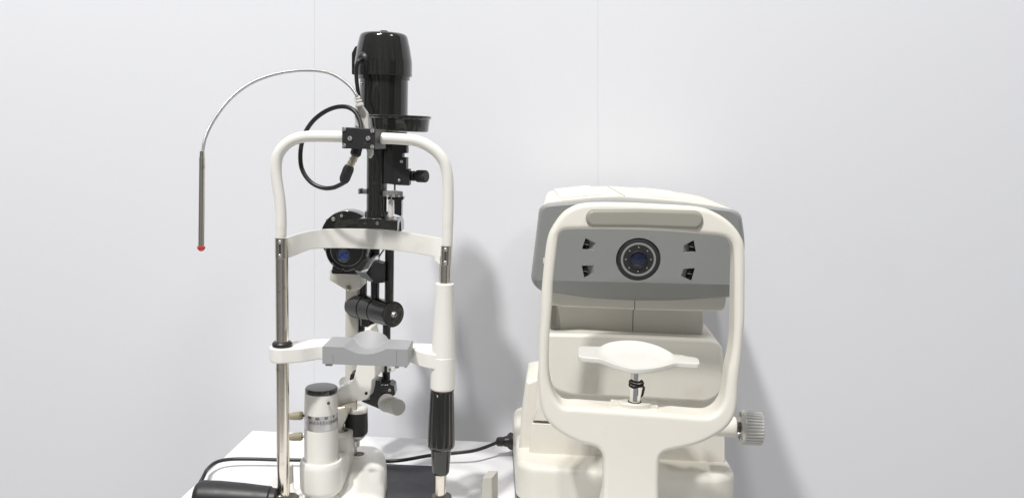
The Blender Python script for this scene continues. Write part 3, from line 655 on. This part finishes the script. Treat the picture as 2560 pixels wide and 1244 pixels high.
# grey front panel: rolled edge, flat face, receding lower facet
outl = a1((262, 262), (450, 228), (560, 210), (700, 197), (850, 192), (1000, 197), (1200, 212), (1500, 236), (1740, 268), (1935, 296), (1985, 345), (2000, 400), (2009, 560), (2000, 800), (1985, 1020), (1960, 1040), (1800, 1058), (1450, 1072), (1100, 1074), (700, 1054), (350, 1010), (255, 992), (205, 950), (170, 890), (168, 860), (190, 640), (212, 440), (232, 310))
cor = [(238, 250, 17), (450, 226, 30), (850, 190, 60), (1500, 235, 40), (1978, 298, 24), (2012, 560, 20), (1990, 1036, 6), (1450, 1072, 30), (1080, 1076, 40), (700, 1056, 40), (238, 992, 16), (160, 900, 22)]
O_ = rp([a1((x, y)) for x, y, _ in cor], [q[2] for q in cor], 8)
O = []
for i in range(len(O_)):                          # even spacing
    a, b = O_[i], O_[(i+1) % len(O_)]; n = max(1, int((b-a).length/6))
    if (b-a).length > .3: O += [a+(b-a)*t/n for t in range(n)]
cx_, cy_ = 1595, 640
def shrink(p, d, crease=None):
    v = V((cx_, cy_))-p; sx_ = min(1, d/abs(v.x)) if abs(v.x) > 1 else 0; sy_ = min(1, d/abs(v.y)) if abs(v.y) > 1 else 0
    q = p+v.normalized()*d
    if crease is not None:
        yc = crease+(p.x-1595)*.022
        if q.y > yc: q = V((q.x, yc))
    return q
Yp = 1.028
TP = math.radians(8); PN = (AN*math.cos(TP)-V((0, 0, 1))*math.sin(TP)).normalized(); PU = (V((0, 0, 1))*math.cos(TP)+AN*math.sin(TP)).normalized(); PB = -PN
def QP(x, y, Y): return PL(x, y, W(1595, 520, Yp)+V((0, Y-Yp, 0)), PN)
def QPn(pts, Y): return [QP(x, y, Y) for x, y in pts]
pm = MB(); bm = pm.bm
UP = V((0, 0, 1))
def ybot(x): return 733+(x-1380)*.022+8*max(0, 1-((x-1595)/240)**2)
def lay(d, off):
    out = []
    for p in O:
        q = shrink(p, d); yc = 706+(q.x-1595)*.022
        ex = min(1, max(0, (q.y-yc)/36))*.014
        out.append(QP(q.x, q.y, Yp+off+ex))
    return out
Ls = [[QP(p.x, p.y, Yp+.045) for p in O], lay(0, .022), lay(.4, .0125), lay(1.6, .0075), lay(3.6, .0038), lay(6.5, .0014), lay(9.5, .0003)]
face2d = [shrink(p, 11, 706) for p in O]
def dd(l):
    out = []
    for p in l:
        if not out or (p-out[-1]).length > .6: out.append(p)
    return out
vs = [pm.ring(l) for l in Ls]
fring = pm.ring([QP(p.x, p.y, Yp) for p in face2d]); vs.append(fring)
for A_, B_ in zip(vs, vs[1:]):
    for i in range(len(A_)):
        j = (i+1) % len(A_); bm.faces.new((A_[i], A_[j], B_[j], B_[i]))
bm.faces.new(list(reversed(vs[0])))
# holes: lens seat and four sensor windows
lens_c = QP(1596, 648.5, Yp); kl = L(1, 1596, 648, Yp)

lensr = [lens_c+AX*math.cos(a)*56.5*kl+PU*math.sin(a)*56.5*kl for a in [2*PI*i/72 for i in range(72)]]
wins = [a1((636, 533), (725, 578), (712, 643), (604, 628)), a1((602, 772), (706, 770), (716, 833), (624, 876)), a1((1482, 598), (1570, 553), (1590, 655), (1478, 665)), a1((1480, 800), (1580, 793), (1549, 905), (1458, 862))]
inner = [a1((636, 540), (668, 565), (664, 622), (606, 626)), a1((604, 776), (650, 774), (655, 856), (626, 872)), a1((1522, 580), (1568, 558), (1586, 652), (1530, 645)), a1((1510, 797), (1577, 797), (1548, 898), (1500, 875))]
holes = [lensr]+[QPn(rp(w, 1.2, 2), Yp) for w in wins]
hr = []
ed = []
for h in holes:
    r_ = pm.ring(h); hr.append(r_)
for r_ in [fring]+hr:
    for i in range(len(r_)):
        if (r_[i].co-r_[i-1].co).length < 1e-7: continue
        ed.append(bm.edges.get((r_[i-1], r_[i])) or bm.edges.new((r_[i-1], r_[i])))
bmesh.ops.remove_doubles(bm, verts=fring, dist=2e-5)
ed = [e for e in bm.edges if e.is_valid and (e.is_boundary or e.is_wire)]
bmesh.ops.triangle_fill(bm, use_beauty=True, use_dissolve=False, edges=ed, normal=PN)
# conical lens seat wall
s2 = pm.ring([lens_c+PB*.006+AX*math.cos(a)*52*kl+PU*math.sin(a)*52*kl for a in [2*PI*i/72 for i in range(72)]])
for i in range(72):
    j = (i+1) % 72; bm.faces.new((hr[0][i], hr[0][j], s2[j], s2[i]))
# window pockets: walls slanting to a deeper floor
for w, inn, r_ in zip(wins, inner, hr[1:]):
    fl2 = pm.ring(QPn(rp(inn, 1.0, 2), Yp+.008))
    m_ = len(r_)
    if len(fl2) == m_:
        for i in range(m_):
            j = (i+1) % m_; bm.faces.new((r_[i], r_[j], fl2[j], fl2[i]))
        bm.faces.new(fl2)
pan = pm.build('front_panel', M['panel'], af, ang=28)
for inn in inner:
    pts = QPn(rp(inn, .6, 2), Yp+.0078); so = MB().prism(pts, PB*.001, b=.0001, nb=1).build('sensor', M['dark'], pan)
    c = sum(pts, V())/len(pts)+PN*.0004
    MB().box(c, (1, 0, -.15), (0, 1, 0), (.15, 0, 1), .0050, .0014, .0011, b=.0001).build('divider', M['inkw'], so)
    for dz_ in (-1, 1):
        MB().lathe(c+PU*dz_*.0042, PN, [(-.0008, .0022), (.001, .002), (.0022, .0011), (.0025, 1e-5)], 16).build('sensor_eye', M['black'], so)
# lens assembly
lo = MB().lathe(lens_c+PB*.0045, PN, [(-.006, 1e-5), (-.006, 53.5*kl), (.003, 53.5*kl), (.0044, 52.6*kl), (.0048, 51*kl), (.0040, 44.6*kl), (.0038, 1e-5)], 80).build('lens_mount', M['blackmatte'], af)
f0 = lens_c+PB*.0045+PN*.0038
MB().lathe(f0, PN, [(0, 44*kl), (.0005, 44*kl), (.0006, 43.5*kl), (.0005, 38.8*kl), (0, 38.6*kl)], 80).build('ring', M['panel'], lo)
MB().lathe(f0, PN, [(0, 24*kl), (.0014, 23.2*kl), (.0018, 21.8*kl), (.0006, 20.6*kl), (0, 20.4*kl)], 64).build('inner_ring', M['blackmatte'], lo)
MB().lathe(f0, PN, [(0.0001, 20.5*kl), (.0007, 15*kl), (.0012, 8*kl), (.0014, 1e-5)], 48).build('lens', M['lens'], lo)
for i in range(8):
    a = i*PI/4+.03; MB().lathe(f0+AX*math.cos(a)*31.5*kl+PU*math.sin(a)*31.5*kl, PN, [(0, 1.8*kl), (.0003, 1.8*kl), (.0005, 1.1*kl), (.0006, 1e-5)], 12).build('led', M['greyp'], lo)
# upper housing
ho = a1((258, 300), (262, 268), (280, 240), (310, 230), (440, 212), (700, 186), (930, 178), (1200, 196), (1450, 218), (1700, 250), (1890, 283), (1930, 300), (1950, 900), (1900, 1000), (400, 980), (240, 900))
hf = [AP(x, y, Yp+.045) for x, y in rp(ho, 8, 4)]
hou = MB()
def houl(Y, dx, dz):
    c = sum(hf, V())/len(hf); out = []
    for p in hf:
        q = p+AB*(Y-Yp-.045); out.append(V((c.x+(q.x-c.x)*dx, q.y, c.z+(q.z-c.z)*dz)))
    return out
hou.skin([houl(Yp+.045, 1, 1), houl(Yp+.10, 1.0, 1.0), houl(1.28, .99, 1.0), houl(1.305, .985, .99), houl(1.318, .96, .96), houl(1.322, .92, .93)])
hh = hou.build('upper_housing', cream, af, ang=50)
# housing vents and top seam (thin ribs lying on the roof)
zr = lambda x, y, Y: AP(x, y, Yp+.045)
def roof(x_, Y_):
    """height of the roof above a world x"""
    best = None
    for i in range(len(hf)):
        a, b = hf[i-1], hf[i]
        if (a.x-x_)*(b.x-x_) <= 0 and abs(a.x-b.x) > 1e-6:
            t = (x_-a.x)/(b.x-a.x); z = a.z+(b.z-a.z)*t; best = z if best is None else max(best, z)
    return best
rx0, rx1 = AP(a1((430, 0))[0], 490, Yp+.045).x, AP(a1((790, 0))[0], 490, Yp+.045).x
for (xa_, xb_) in ((rx0, rx1), (AP(1650, 490, Yp+.045).x, AP(1752, 490, Yp+.045).x)):
    for i in range(7):
        Y_ = Yp+.085+i*.026; n2 = 8
        pts = [V((xa_+(xb_-xa_)*t/n2, Y_, roof(xa_+(xb_-xa_)*t/n2, Y_)+.0006)) for t in range(n2+1)]
        MB().tube(pts, .0024, 8, 2).build('vent_rib', cream, hh)
xs_ = AP(1566, 480, Yp+.045).x
MB().box((xs_, (Yp+.05+1.30)/2, roof(xs_, 0)+.0002), (1, 0, 0), (0, 1, 0), (0, 0, 1), .0007, 1.28-Yp-.05, .0004, b=.0001).build('seam', M['seam'], hh)
# chin block, neck
YN = 1.079
cbk = a1((330, 960), (1860, 960), (1848, 1100), (1838, 1150), (1800, 1168), (1400, 1166), (1050, 1156), (700, 1140), (430, 1130), (338, 1112))
cbo = MB().prism(APn(rp(cbk, [2, 2, 5, 8, 6, 2, 2, 2, 2, 3], 5), YN), AB*.2, b=.003).build('lower_housing', cream, af)
nk = [(1384, 760), (1384, 850), (1756, 850), (1760, 800), (1760, 760)]
nko = MB().prism(APn(rp(nk, 3, 4), YN+.015), AB*.16, b=.004).build('neck', cream, af)
def vline(x0, y0, x1, y1, Y, w=.0009, par=af, m=M['seam']):
    a, b = AP(x0, y0, Y), AP(x1, y1, Y); d = b-a
    MB().box((a+b)/2, d.cross(AN), AN, d, w, .0004, d.length, b=.0001).build('seam', m, par)
vline(1587, 748, 1586.5, 775, YN-.0001, par=cbo); vline(1583, 772, 1581, 843, YN+.0149, par=nko)
for i in range(20):
    y = 765+i*2.6; a, b = AP(1378, y, YN+.0145), AP(1391, y+.4, YN+.0145); MB().cyl(a, b, .0004, seg=6, b=.0001).build('vent_rib', M['beige'], nko)
MB().prism(APn(rp([(1375, 762), (1396, 766), (1403, 822), (1392, 824), (1375, 822)], 2, 3), YN+.0148), AB*.004, b=.001).build('vent_panel', M['beige'], nko)
# main body : upper part, rounded front plate, lower part, base
YB = 1.066
ub = [(1330, 1053), (1337, 1010), (1345, 930), (1352, 850), (1366, 832), (1450, 826), (1790, 848), (1808, 870), (1814, 960), (1814, 1072), (1560, 1065)]
ubo = MB().prism(APn(rp(ub, [1, 3, 3, 6, 6, 4, 8, 6, 3, 1, 1], 4), YB+.012), AB*.105, b=.006).build('body', cream, af)
fpnl = a2((235, 145), (600, 150), (1000, 168), (1340, 183), (1398, 210), (1414, 320), (1422, 470), (1405, 540), (1360, 585), (1290, 605), (1000, 590), (600, 568), (400, 560), (300, 530), (250, 490), (235, 300))
MB().prism(APn(rp(fpnl, [8, 2, 2, 10, 10, 4, 8, 10, 12, 8, 2, 2, 10, 14, 10, 3], 5), YB), AB*.03, b=.005).build('front_plate', cream, ubo)
lb_f = [(1320, 1165), (1325, 1100), (1330, 1056.5), (1560, 1068.5), (1812, 1075.5), (1813, 1190)]
lo_ = MB()
f_ = APn(lb_f, YB+.014); 
MB().prism(f_, AB*.11, b=.0015).build('lower_body', cream, af)
# side shoulder, left of the lower body
MB().prism(APn(rp([(1293, 1166), (1298, 1100), (1305, 1020), (1314, 952), (1352, 946), (1352, 1166)], [1, 4, 4, 7, 2, 1], 5), YB+.032), AB*.10, b=.0065, nb=5).build('side_shoulder', cream, af)
# base block: plan outline extruded, rounded top
zb_t = AP(1300, 1160, YB-.005).z
zbt = AP(1560, 1183, 1.035).z
pf = [AP(1292, 1164, 1.05), AP(1326, 1172, 1.034), AP(1560, 1183, 1.031), AP(1800, 1196, 1.030), AP(1841, 1186, 1.05)]
pl_ = [p.xy for p in pf]+[(pf[-1].x+.006, 1.29), (pf[0].x-.006, 1.29)]
pr_ = rp(pl_, [.03, .03, .02, .03, .03, .03, .03], 6)
MB().prism([V((p.x, p.y, zbt+.004)) for p in pr_], (0, 0, -1), zbt-TZ-.008, b=.010, bb=.006).build('base', cream, af)
MB().prism([V((p.x*1.0, p.y+.001, TZ+.012)) for p in pr_], (0, 0, -1), .0115, b=.001).build('foot_rim', M['foot'], af)
# head rest frame
YF = .955
left_o = a1((246, 1230), (248, 1100), (258, 950), (272, 800), (288, 650), (303, 560), (330, 480), (380, 398), (430, 335), (485, 292), (560, 257), (650, 240))
top_o = a1((780, 235), (900, 236), (1100, 242), (1300, 252), (1480, 262), (1620, 275), (1720, 300), (1830, 358), (1920, 435), (1985, 530), (2012, 620), (2018, 800), (2017, 1000), (2016, 1230))
right_o = a2((1553, 160), (1543, 300), (1522, 470), (1514, 600), (1494, 700), (1440, 780), (1350, 842), (1250, 888), (1150, 914), (1060, 932), (1015, 950), (992, 985), (986, 1060), (984, 1244), (984, 1420))
left_b = a2((606, 1420), (612, 1244), (616, 1060), (614, 985), (592, 935), (555, 905), (450, 878), (330, 818), (235, 735), (200, 660), (184, 570), (176, 450), (178, 300), (182, 180))
outer = left_o+top_o+right_o+left_b
inn = a1((346, 1100), (352, 950), (368, 780), (383, 650), (393, 570), (405, 510), (440, 474), (500, 463), (650, 460), (880, 461), (1100, 467), (1300, 476), (1500, 490), (1700, 507), (1820, 521), (1880, 550), (1910, 600), (1922, 680), (1926, 850), (1926, 1050))+a2((1492, 140), (1478, 280), (1452, 400), (1440, 500), (1424, 590), (1390, 655), (1340, 692), (1280, 702), (1120, 690), (950, 676), (780, 664), (600, 652), (440, 640), (350, 636), (305, 600), (272, 540), (252, 470), (244, 380), (248, 200))
def mk(pts, n=3): return [V((p.x, p.y)) for p in cat([V(p) for p in pts], n, True)]
TF = math.radians(8); FN = (AN*math.cos(TF)+UP*math.sin(TF)).normalized()
def FP(x, y, d=0): return PL(x, y, W(1595, 520, .957)+V((0, d, 0)), FN)
def FPn(pts, d=0): return [FP(x, y, d) for x, y in pts]
ztop, zmid = FP(1600, 520).z, FP(1600, 760).z
fm = MB().prism(FPn([(p.x, p.y) for p in mk(outer)]), AB*.038, b=.006, holes=[FPn([(p.x, p.y) for p in mk(inn)])], nb=5)
o0 = FP(1600, 700)
for v_ in fm.bm.verts:                       # the frame is thinner towards the top
    t_ = (v_.co-o0).dot(FN)/AB.dot(FN); q_ = min(1, max(0, (v_.co.z-zmid)/(ztop-zmid))); v_.co -= AB*t_*.42*q_
fo = fm.build('head_rest_frame', cream, af, ang=50)
pd_ = [V((1487+22.5*math.cos(a), 545.5+22.5*math.sin(a))) for a in [math.radians(q) for q in range(95, 266, 9)]]+[V((1600, 522.5)), V((1680, 525))]+[V((1736+23.5*math.cos(a), 550+23.5*math.sin(a))) for a in [math.radians(q) for q in range(-88, 90, 9)]]+[V((1680, 571.5)), V((1600, 568.5))]
MB().prism(FPn([(p.x, p.y) for p in pd_], -.0045), AB*.010, b=.0044, nb=6).build('forehead_pad', M['pad'], fo, ang=80)
MB().box(FP(*a1((276, 730)), .016), (1, 0, 0), (0, 1, 0), (0, 0, 1), .0016, .004, .006, b=.0004).build('eye_mark', M['lightcream'], fo)
# chin rest: lens shaped dish with two tabs
zq = AP(*a4((170, 395)), .962).z
fe = a4((158, 375), (175, 396), (230, 404), (340, 414), (455, 425), (540, 455), (640, 492), (760, 530), (870, 555), (980, 566), (1090, 566), (1200, 556), (1320, 535), (1420, 508), (1520, 482), (1600, 480), (1720, 488), (1820, 494), (1850, 486))
be = a4((160, 268), (176, 250), (235, 252), (340, 254), (450, 256), (520, 225), (610, 196), (730, 177), (850, 171), (950, 175), (1060, 190), (1180, 220), (1290, 258), (1390, 305), (1490, 362), (1580, 372), (1700, 396), (1800, 412), (1838, 432))
FE, BE = cat([V(p) for p in fe], 3), cat([V(p) for p in be], 3); nI = len(FE)
cd_ = MB(); bm = cd_.bm; nJ = 16; G = []; Yc_ = H(*fe[9], zq).y
for i in range(nI):
    u = i/(nI-1); bow = max(0, 1-((u-.5)/.30)**2); rise = .013*bow**.8
    a = H(FE[i].x, FE[i].y, zq); b = H(BE[i].x, BE[i].y, zq+rise)
    row = []
    for j in range(nJ+1):
        t = j/nJ; p = a+(b-a)*t; p.z = zq+rise*t**1.5-.008*bow*math.sin(PI*t)**.8*(1 if bow > 0 else 0)
        row.append(p)
    G.append(row)
vt = [[bm.verts.new(p) for p in r] for r in G]
for i in range(nI-1):
    for j in range(nJ): bm.faces.new((vt[i][j], vt[i+1][j], vt[i+1][j+1], vt[i][j+1]))
per = [vt[i][0] for i in range(nI)]+[vt[nI-1][j] for j in range(1, nJ+1)]+[vt[i][nJ] for i in range(nI-2, -1, -1)]+[vt[0][j] for j in range(nJ-1, 0, -1)]
np_ = len(per); co = [v_.co.copy() for v_ in per]; prev = per
cen = sum(co, V())/np_
for off, dz_ in ((.0007, -.0003), (.0011, -.0010), (.0011, -.0052), (.0006, -.0060), (-.001, -.0064)):
    cur = []
    for i in range(np_):
        t_ = co[(i+1) % np_]-co[i-1]; nn = V((t_.y, -t_.x, 0)).normalized()
        if nn.dot(co[i]-cen) < 0: nn = -nn
        cur.append(bm.verts.new(co[i]+nn*off+V((0, 0, dz_))))
    for i in range(np_):
        j = (i+1) % np_; bm.faces.new((prev[i], prev[j], cur[j], cur[i]))
    prev = cur
bmesh.ops.triangle_fill(bm, use_beauty=True, edges=[bm.edges.get((prev[i-1], prev[i])) for i in range(np_)], normal=V((0, 0, -1)))
co_ = cd_.build('chin_rest', M['lightcream'], af, ang=45)
yc = (H(*a4((960, 560)), zq).y+H(*a4((960, 300)), zq).y)/2
for p_ in ((408, 316), (1562, 380)): MB().box(H(*a4(p_), zq+.0001), (1, 0, 0), (0, 1, 0), (0, 0, 1), 8*kl, .0014, .0004, b=.0001).build('pin_slot', M['beige'], co_)
zbar = FP(1587, 1026).z
Yq = H(1588, 1004, zbar+.0035).y
xp = W(*a4((952, 850)), Yq); kp = L(1, 1588, 960, Yq)
MB().lathe(V((xp.x, Yq, zq-.008)), (0, 0, -1), [(0, 14*kp), (zq-.008-Zt(1588, 1006, Yq), 14.6*kp)], 8, a0=PI/8+.1).build('chin_rest_post', M['chrome'], co_, ang=20)
# collar round the post
zcol = AP(1587, 1010, YF).z
cl = V((xp.x, Yq, zbar+.0035-.0062+.006))
MB().lathe(cl+V((0, 0, -.006)), (0, 0, 1), [(0, 43*kp), (.0046, 43*kp), (.0060, 42*kp), (.0066, 39*kp), (.0066, 1e-5)], 48, squash=.62).build('post_collar', cream, fo)
MB().lathe(cl+V((0, 0, .0006)), (0, 0, 1), [(0, 17*kp), (.0003, 17*kp), (.0003, 1e-5)], 32).build('post_hole', M['dark'], fo)
MB().box(cl+V((0, .004, -.0058)), (1, -.05, 0), (.05, 1, 0), (0, 0, 1), 116*kp, .018, .008, b=.0008).build('collar_seat', cream, fo)
# knob on the right
ka, kb = AP(1790, 1063, 1.03), AP(1838, 1068, 1.0); 
kx = AX
c0 = W(1838, 1066, 1.02); k = L(1, 1870, 1066, 1.02)
MB().lathe(c0-kx*.035, kx, [(0, 25*k), (.034, 25*k), (.035, 24*k), (.035, 1e-5)], 40).build('knob_boss', cream, af)
kd_ = V((1, -.10, 0)).normalized()
kno = MB().lathe(c0, kd_, [(0, 13*k), (14*k, 13*k), (15*k, 1e-5)], 24).build('knob_shaft', M['darksteel'], af)
MB().lathe(c0+kd_*12*k, kd_, [(6*k, 1e-5), (6*k, 37*k), (0, 38*k), (0, 39.5*k), (2*k, 42*k), (6*k, 43*k), (9*k, 42.8*k, 0), (10*k, 42.8*k, .06), (47*k, 42.2*k, .06), (51*k, 41*k, .02), (53*k, 39*k), (53.5*k, 1e-5)], 320, flute=32).build('height_knob', M['silver'], kno)
# ================================================================= LOOSE THINGS
# string wound round the chin rest post
sm_ = MB(); pts = []
rz = 15.4*kp
for i in range(61):
    a = -PI*.9+i/60*4.3*PI; pts.append(V((xp.x+math.cos(a)*rz, Yq+math.sin(a)*rz, Zt(1588, 948, Yq)-.0075*i/60+.0006*math.sin(a*1))))
sm_.tube(pts, .0011, 8, 2)
sm_.tube([pts[-1], W(1607, 962, Yq-.008), W(1606, 980, Yq-.007), W(1603, 992, Yq-.007)], .0009, 8)
sm_.tube([pts[-1], W(1609, 966, Yq-.008), W(1609, 978, Yq-.007), W(1606, 989, Yq-.007)], .0009, 8)
sm_.tube([W(1600, 955, Yq-.009), W(1604, 950, Yq-.009), W(1608, 958, Yq-.009), W(1603, 965, Yq-.009)], .0010, 8)
tag(sm_.build('string', M['rubber']), 'thin black string wound and knotted around the silver chin rest post', 'string')
# power cord on the table
cz = TZ+.010
pc_ = z8((185, 905), (205, 862), (238, 805), (300, 757), (400, 735), (560, 733), (750, 738), (930, 741), (1100, 746), (1300, 752), (1560, 749), (1700, 739), (1890, 706), (2050, 691), (2200, 674), (2300, 646), (2400, 605), (2450, 590))
hz = [-.05, TZ-0.012-cz+.02-.01, .002, .004, .005, .004, .003, .002, .0, .0, .002, .006, .010, .014, .018, .020, .026, .028]
cp_ = [H(x, y, cz+h_*.6) for (x, y), h_ in zip(pc_, [.0, .002]+hz[2:])]
e0 = cp_[0]; pts = [e0+V((-.022, -.01, -.11)), e0+V((-.012, -.006, -.03))]+cp_[1:]
pw = thing('power_cord', 'black power cord running across the white table behind the slit lamp', 'power cord', (0, cp_[10].y, TZ))
MB().tube(pts, .0026, 14, 6).build('cable', M['rubber'], pw)
A_ = H(*z8((2400, 604)), cz+.0155); B_ = W(*z8((2548, 598)), A_.y+.01); d = (B_-A_); l = d.length
MB().lathe(A_-d*.1, d, [(0, .0045), (l*.06, .0068), (l*.3, .0072), (l*.33, .006), (l*.4, .0078), (l*.5, .0080), (l*.56, .0092), (l*.66, .0125), (l*.72, .0135), (l*.78, .0128), (l*.86, .0115), (l*1.5, .013), (l*1.9, .013)], 24).build('plug', M['rubber'], pw)
# black pad and beige block
tag(MB().prism(top_outline(rp([(930, 1156), (1088, 1163), (1096, 1340), (900, 1340)], 3, 4), TZ+.006), (0, 0, -.0055), b=.0012).build('desk_pad', M['mat']), 'flat black pad lying on the white table behind the ribbed black collar', 'pad')
Yk = .985
bq = z8((2283, 868), (2375, 872), (2395, 884), (2380, 1200), (2240, 1200))
qz = Zt(1210, 1192, Yk)
qa = [W(x, y, Yk) for x, y in z8((2283, 870), (2352, 872), (2345, 1180), (2254, 1180))]
tag(MB().prism([V(p) for p in (qa[0], qa[1], V((qa[1].x+.002, Yk, TZ+.0005)), V((qa[0].x-.004, Yk, TZ+.0005)))], V((.007, .022, 0)), b=.0012).build('plastic_block', M['beige']), 'small upright grey beige plastic block on the table left of the cream machine', 'block')
# ================================================================= LIGHT
def area(name, loc, target, sx_, sy_, power, col):
    l = bpy.data.lights.new(name, 'AREA'); l.shape = 'RECTANGLE'; l.size = sx_; l.size_y = sy_; l.energy = power; l.color = col
    o = bpy.data.objects.new(name, l); COL.objects.link(o); o.location = loc
    o.rotation_euler = (V(target)-V(loc)).to_track_quat('-Z', 'Y').to_euler(); return o
tg = V((-.1, 1.2, 1.1))
kdir = V((-.268, -.622, .737)).normalized()
area('ceiling_light', (-1.26, -1.03, 4.6), tg, .22, .22, 168, (1, .985, .965))
area('ceiling_light', (-.63, -.49, 4.55), tg, .19, .19, 62, (1, .98, .955))
area('ceiling_light', (2.3, -.6, 4.6), V((.5, 1.3, 1.0)), .6, .6, 42, (1, .985, .95))
w = bpy.data.worlds.new('World'); S.world = w; w.use_nodes = True; nt = w.node_tree; N = nt.nodes; K = nt.links
bg = N['Background']; tc = N.new('ShaderNodeTexCoord')
# the rest of the clinic room as soft vertical light and dark shapes under a pale ceiling
mp_ = N.new('ShaderNodeMapping'); mp_.inputs['Scale'].default_value = (3.4, 3.4, .3); K.new(tc.outputs['Generated'], mp_.inputs['Vector'])
no = N.new('ShaderNodeTexNoise'); no.inputs['Scale'].default_value = 1.7; no.inputs['Detail'].default_value = 1.5; K.new(mp_.outputs['Vector'], no.inputs['Vector'])
r1_ = N.new('ShaderNodeValToRGB'); K.new(no.outputs['Fac'], r1_.inputs['Fac']); c1 = r1_.color_ramp
c1.elements[0].position = .40; c1.elements[0].color = (.22, .205, .18, 1); c1.elements[1].position = .56; c1.elements[1].color = (1.02, 1.03, 1.08, 1)
sp = N.new('ShaderNodeSeparateXYZ'); K.new(tc.outputs['Generated'], sp.inputs[0])
mr = N.new('ShaderNodeMapRange'); mr.inputs['From Min'].default_value = .25; mr.inputs['From Max'].default_value = .6; K.new(sp.outputs['Z'], mr.inputs['Value'])
mx = N.new('ShaderNodeMix'); mx.data_type = 'RGBA'; K.new(mr.outputs['Result'], mx.inputs[0]); K.new(r1_.outputs['Color'], mx.inputs[6]); mx.inputs[7].default_value = (.97, .98, 1.02, 1)
K.new(mx.outputs[2], bg.inputs['Color']); bg.inputs['Strength'].default_value = .33
# ================================================================= RENDER
S.render.engine = 'CYCLES'
S.view_settings.view_transform = 'Standard'; S.view_settings.look = 'None'; S.view_settings.exposure = -.17; S.view_settings.gamma = 1
S.view_settings.use_curve_mapping = False
S.cycles.max_bounces = 8
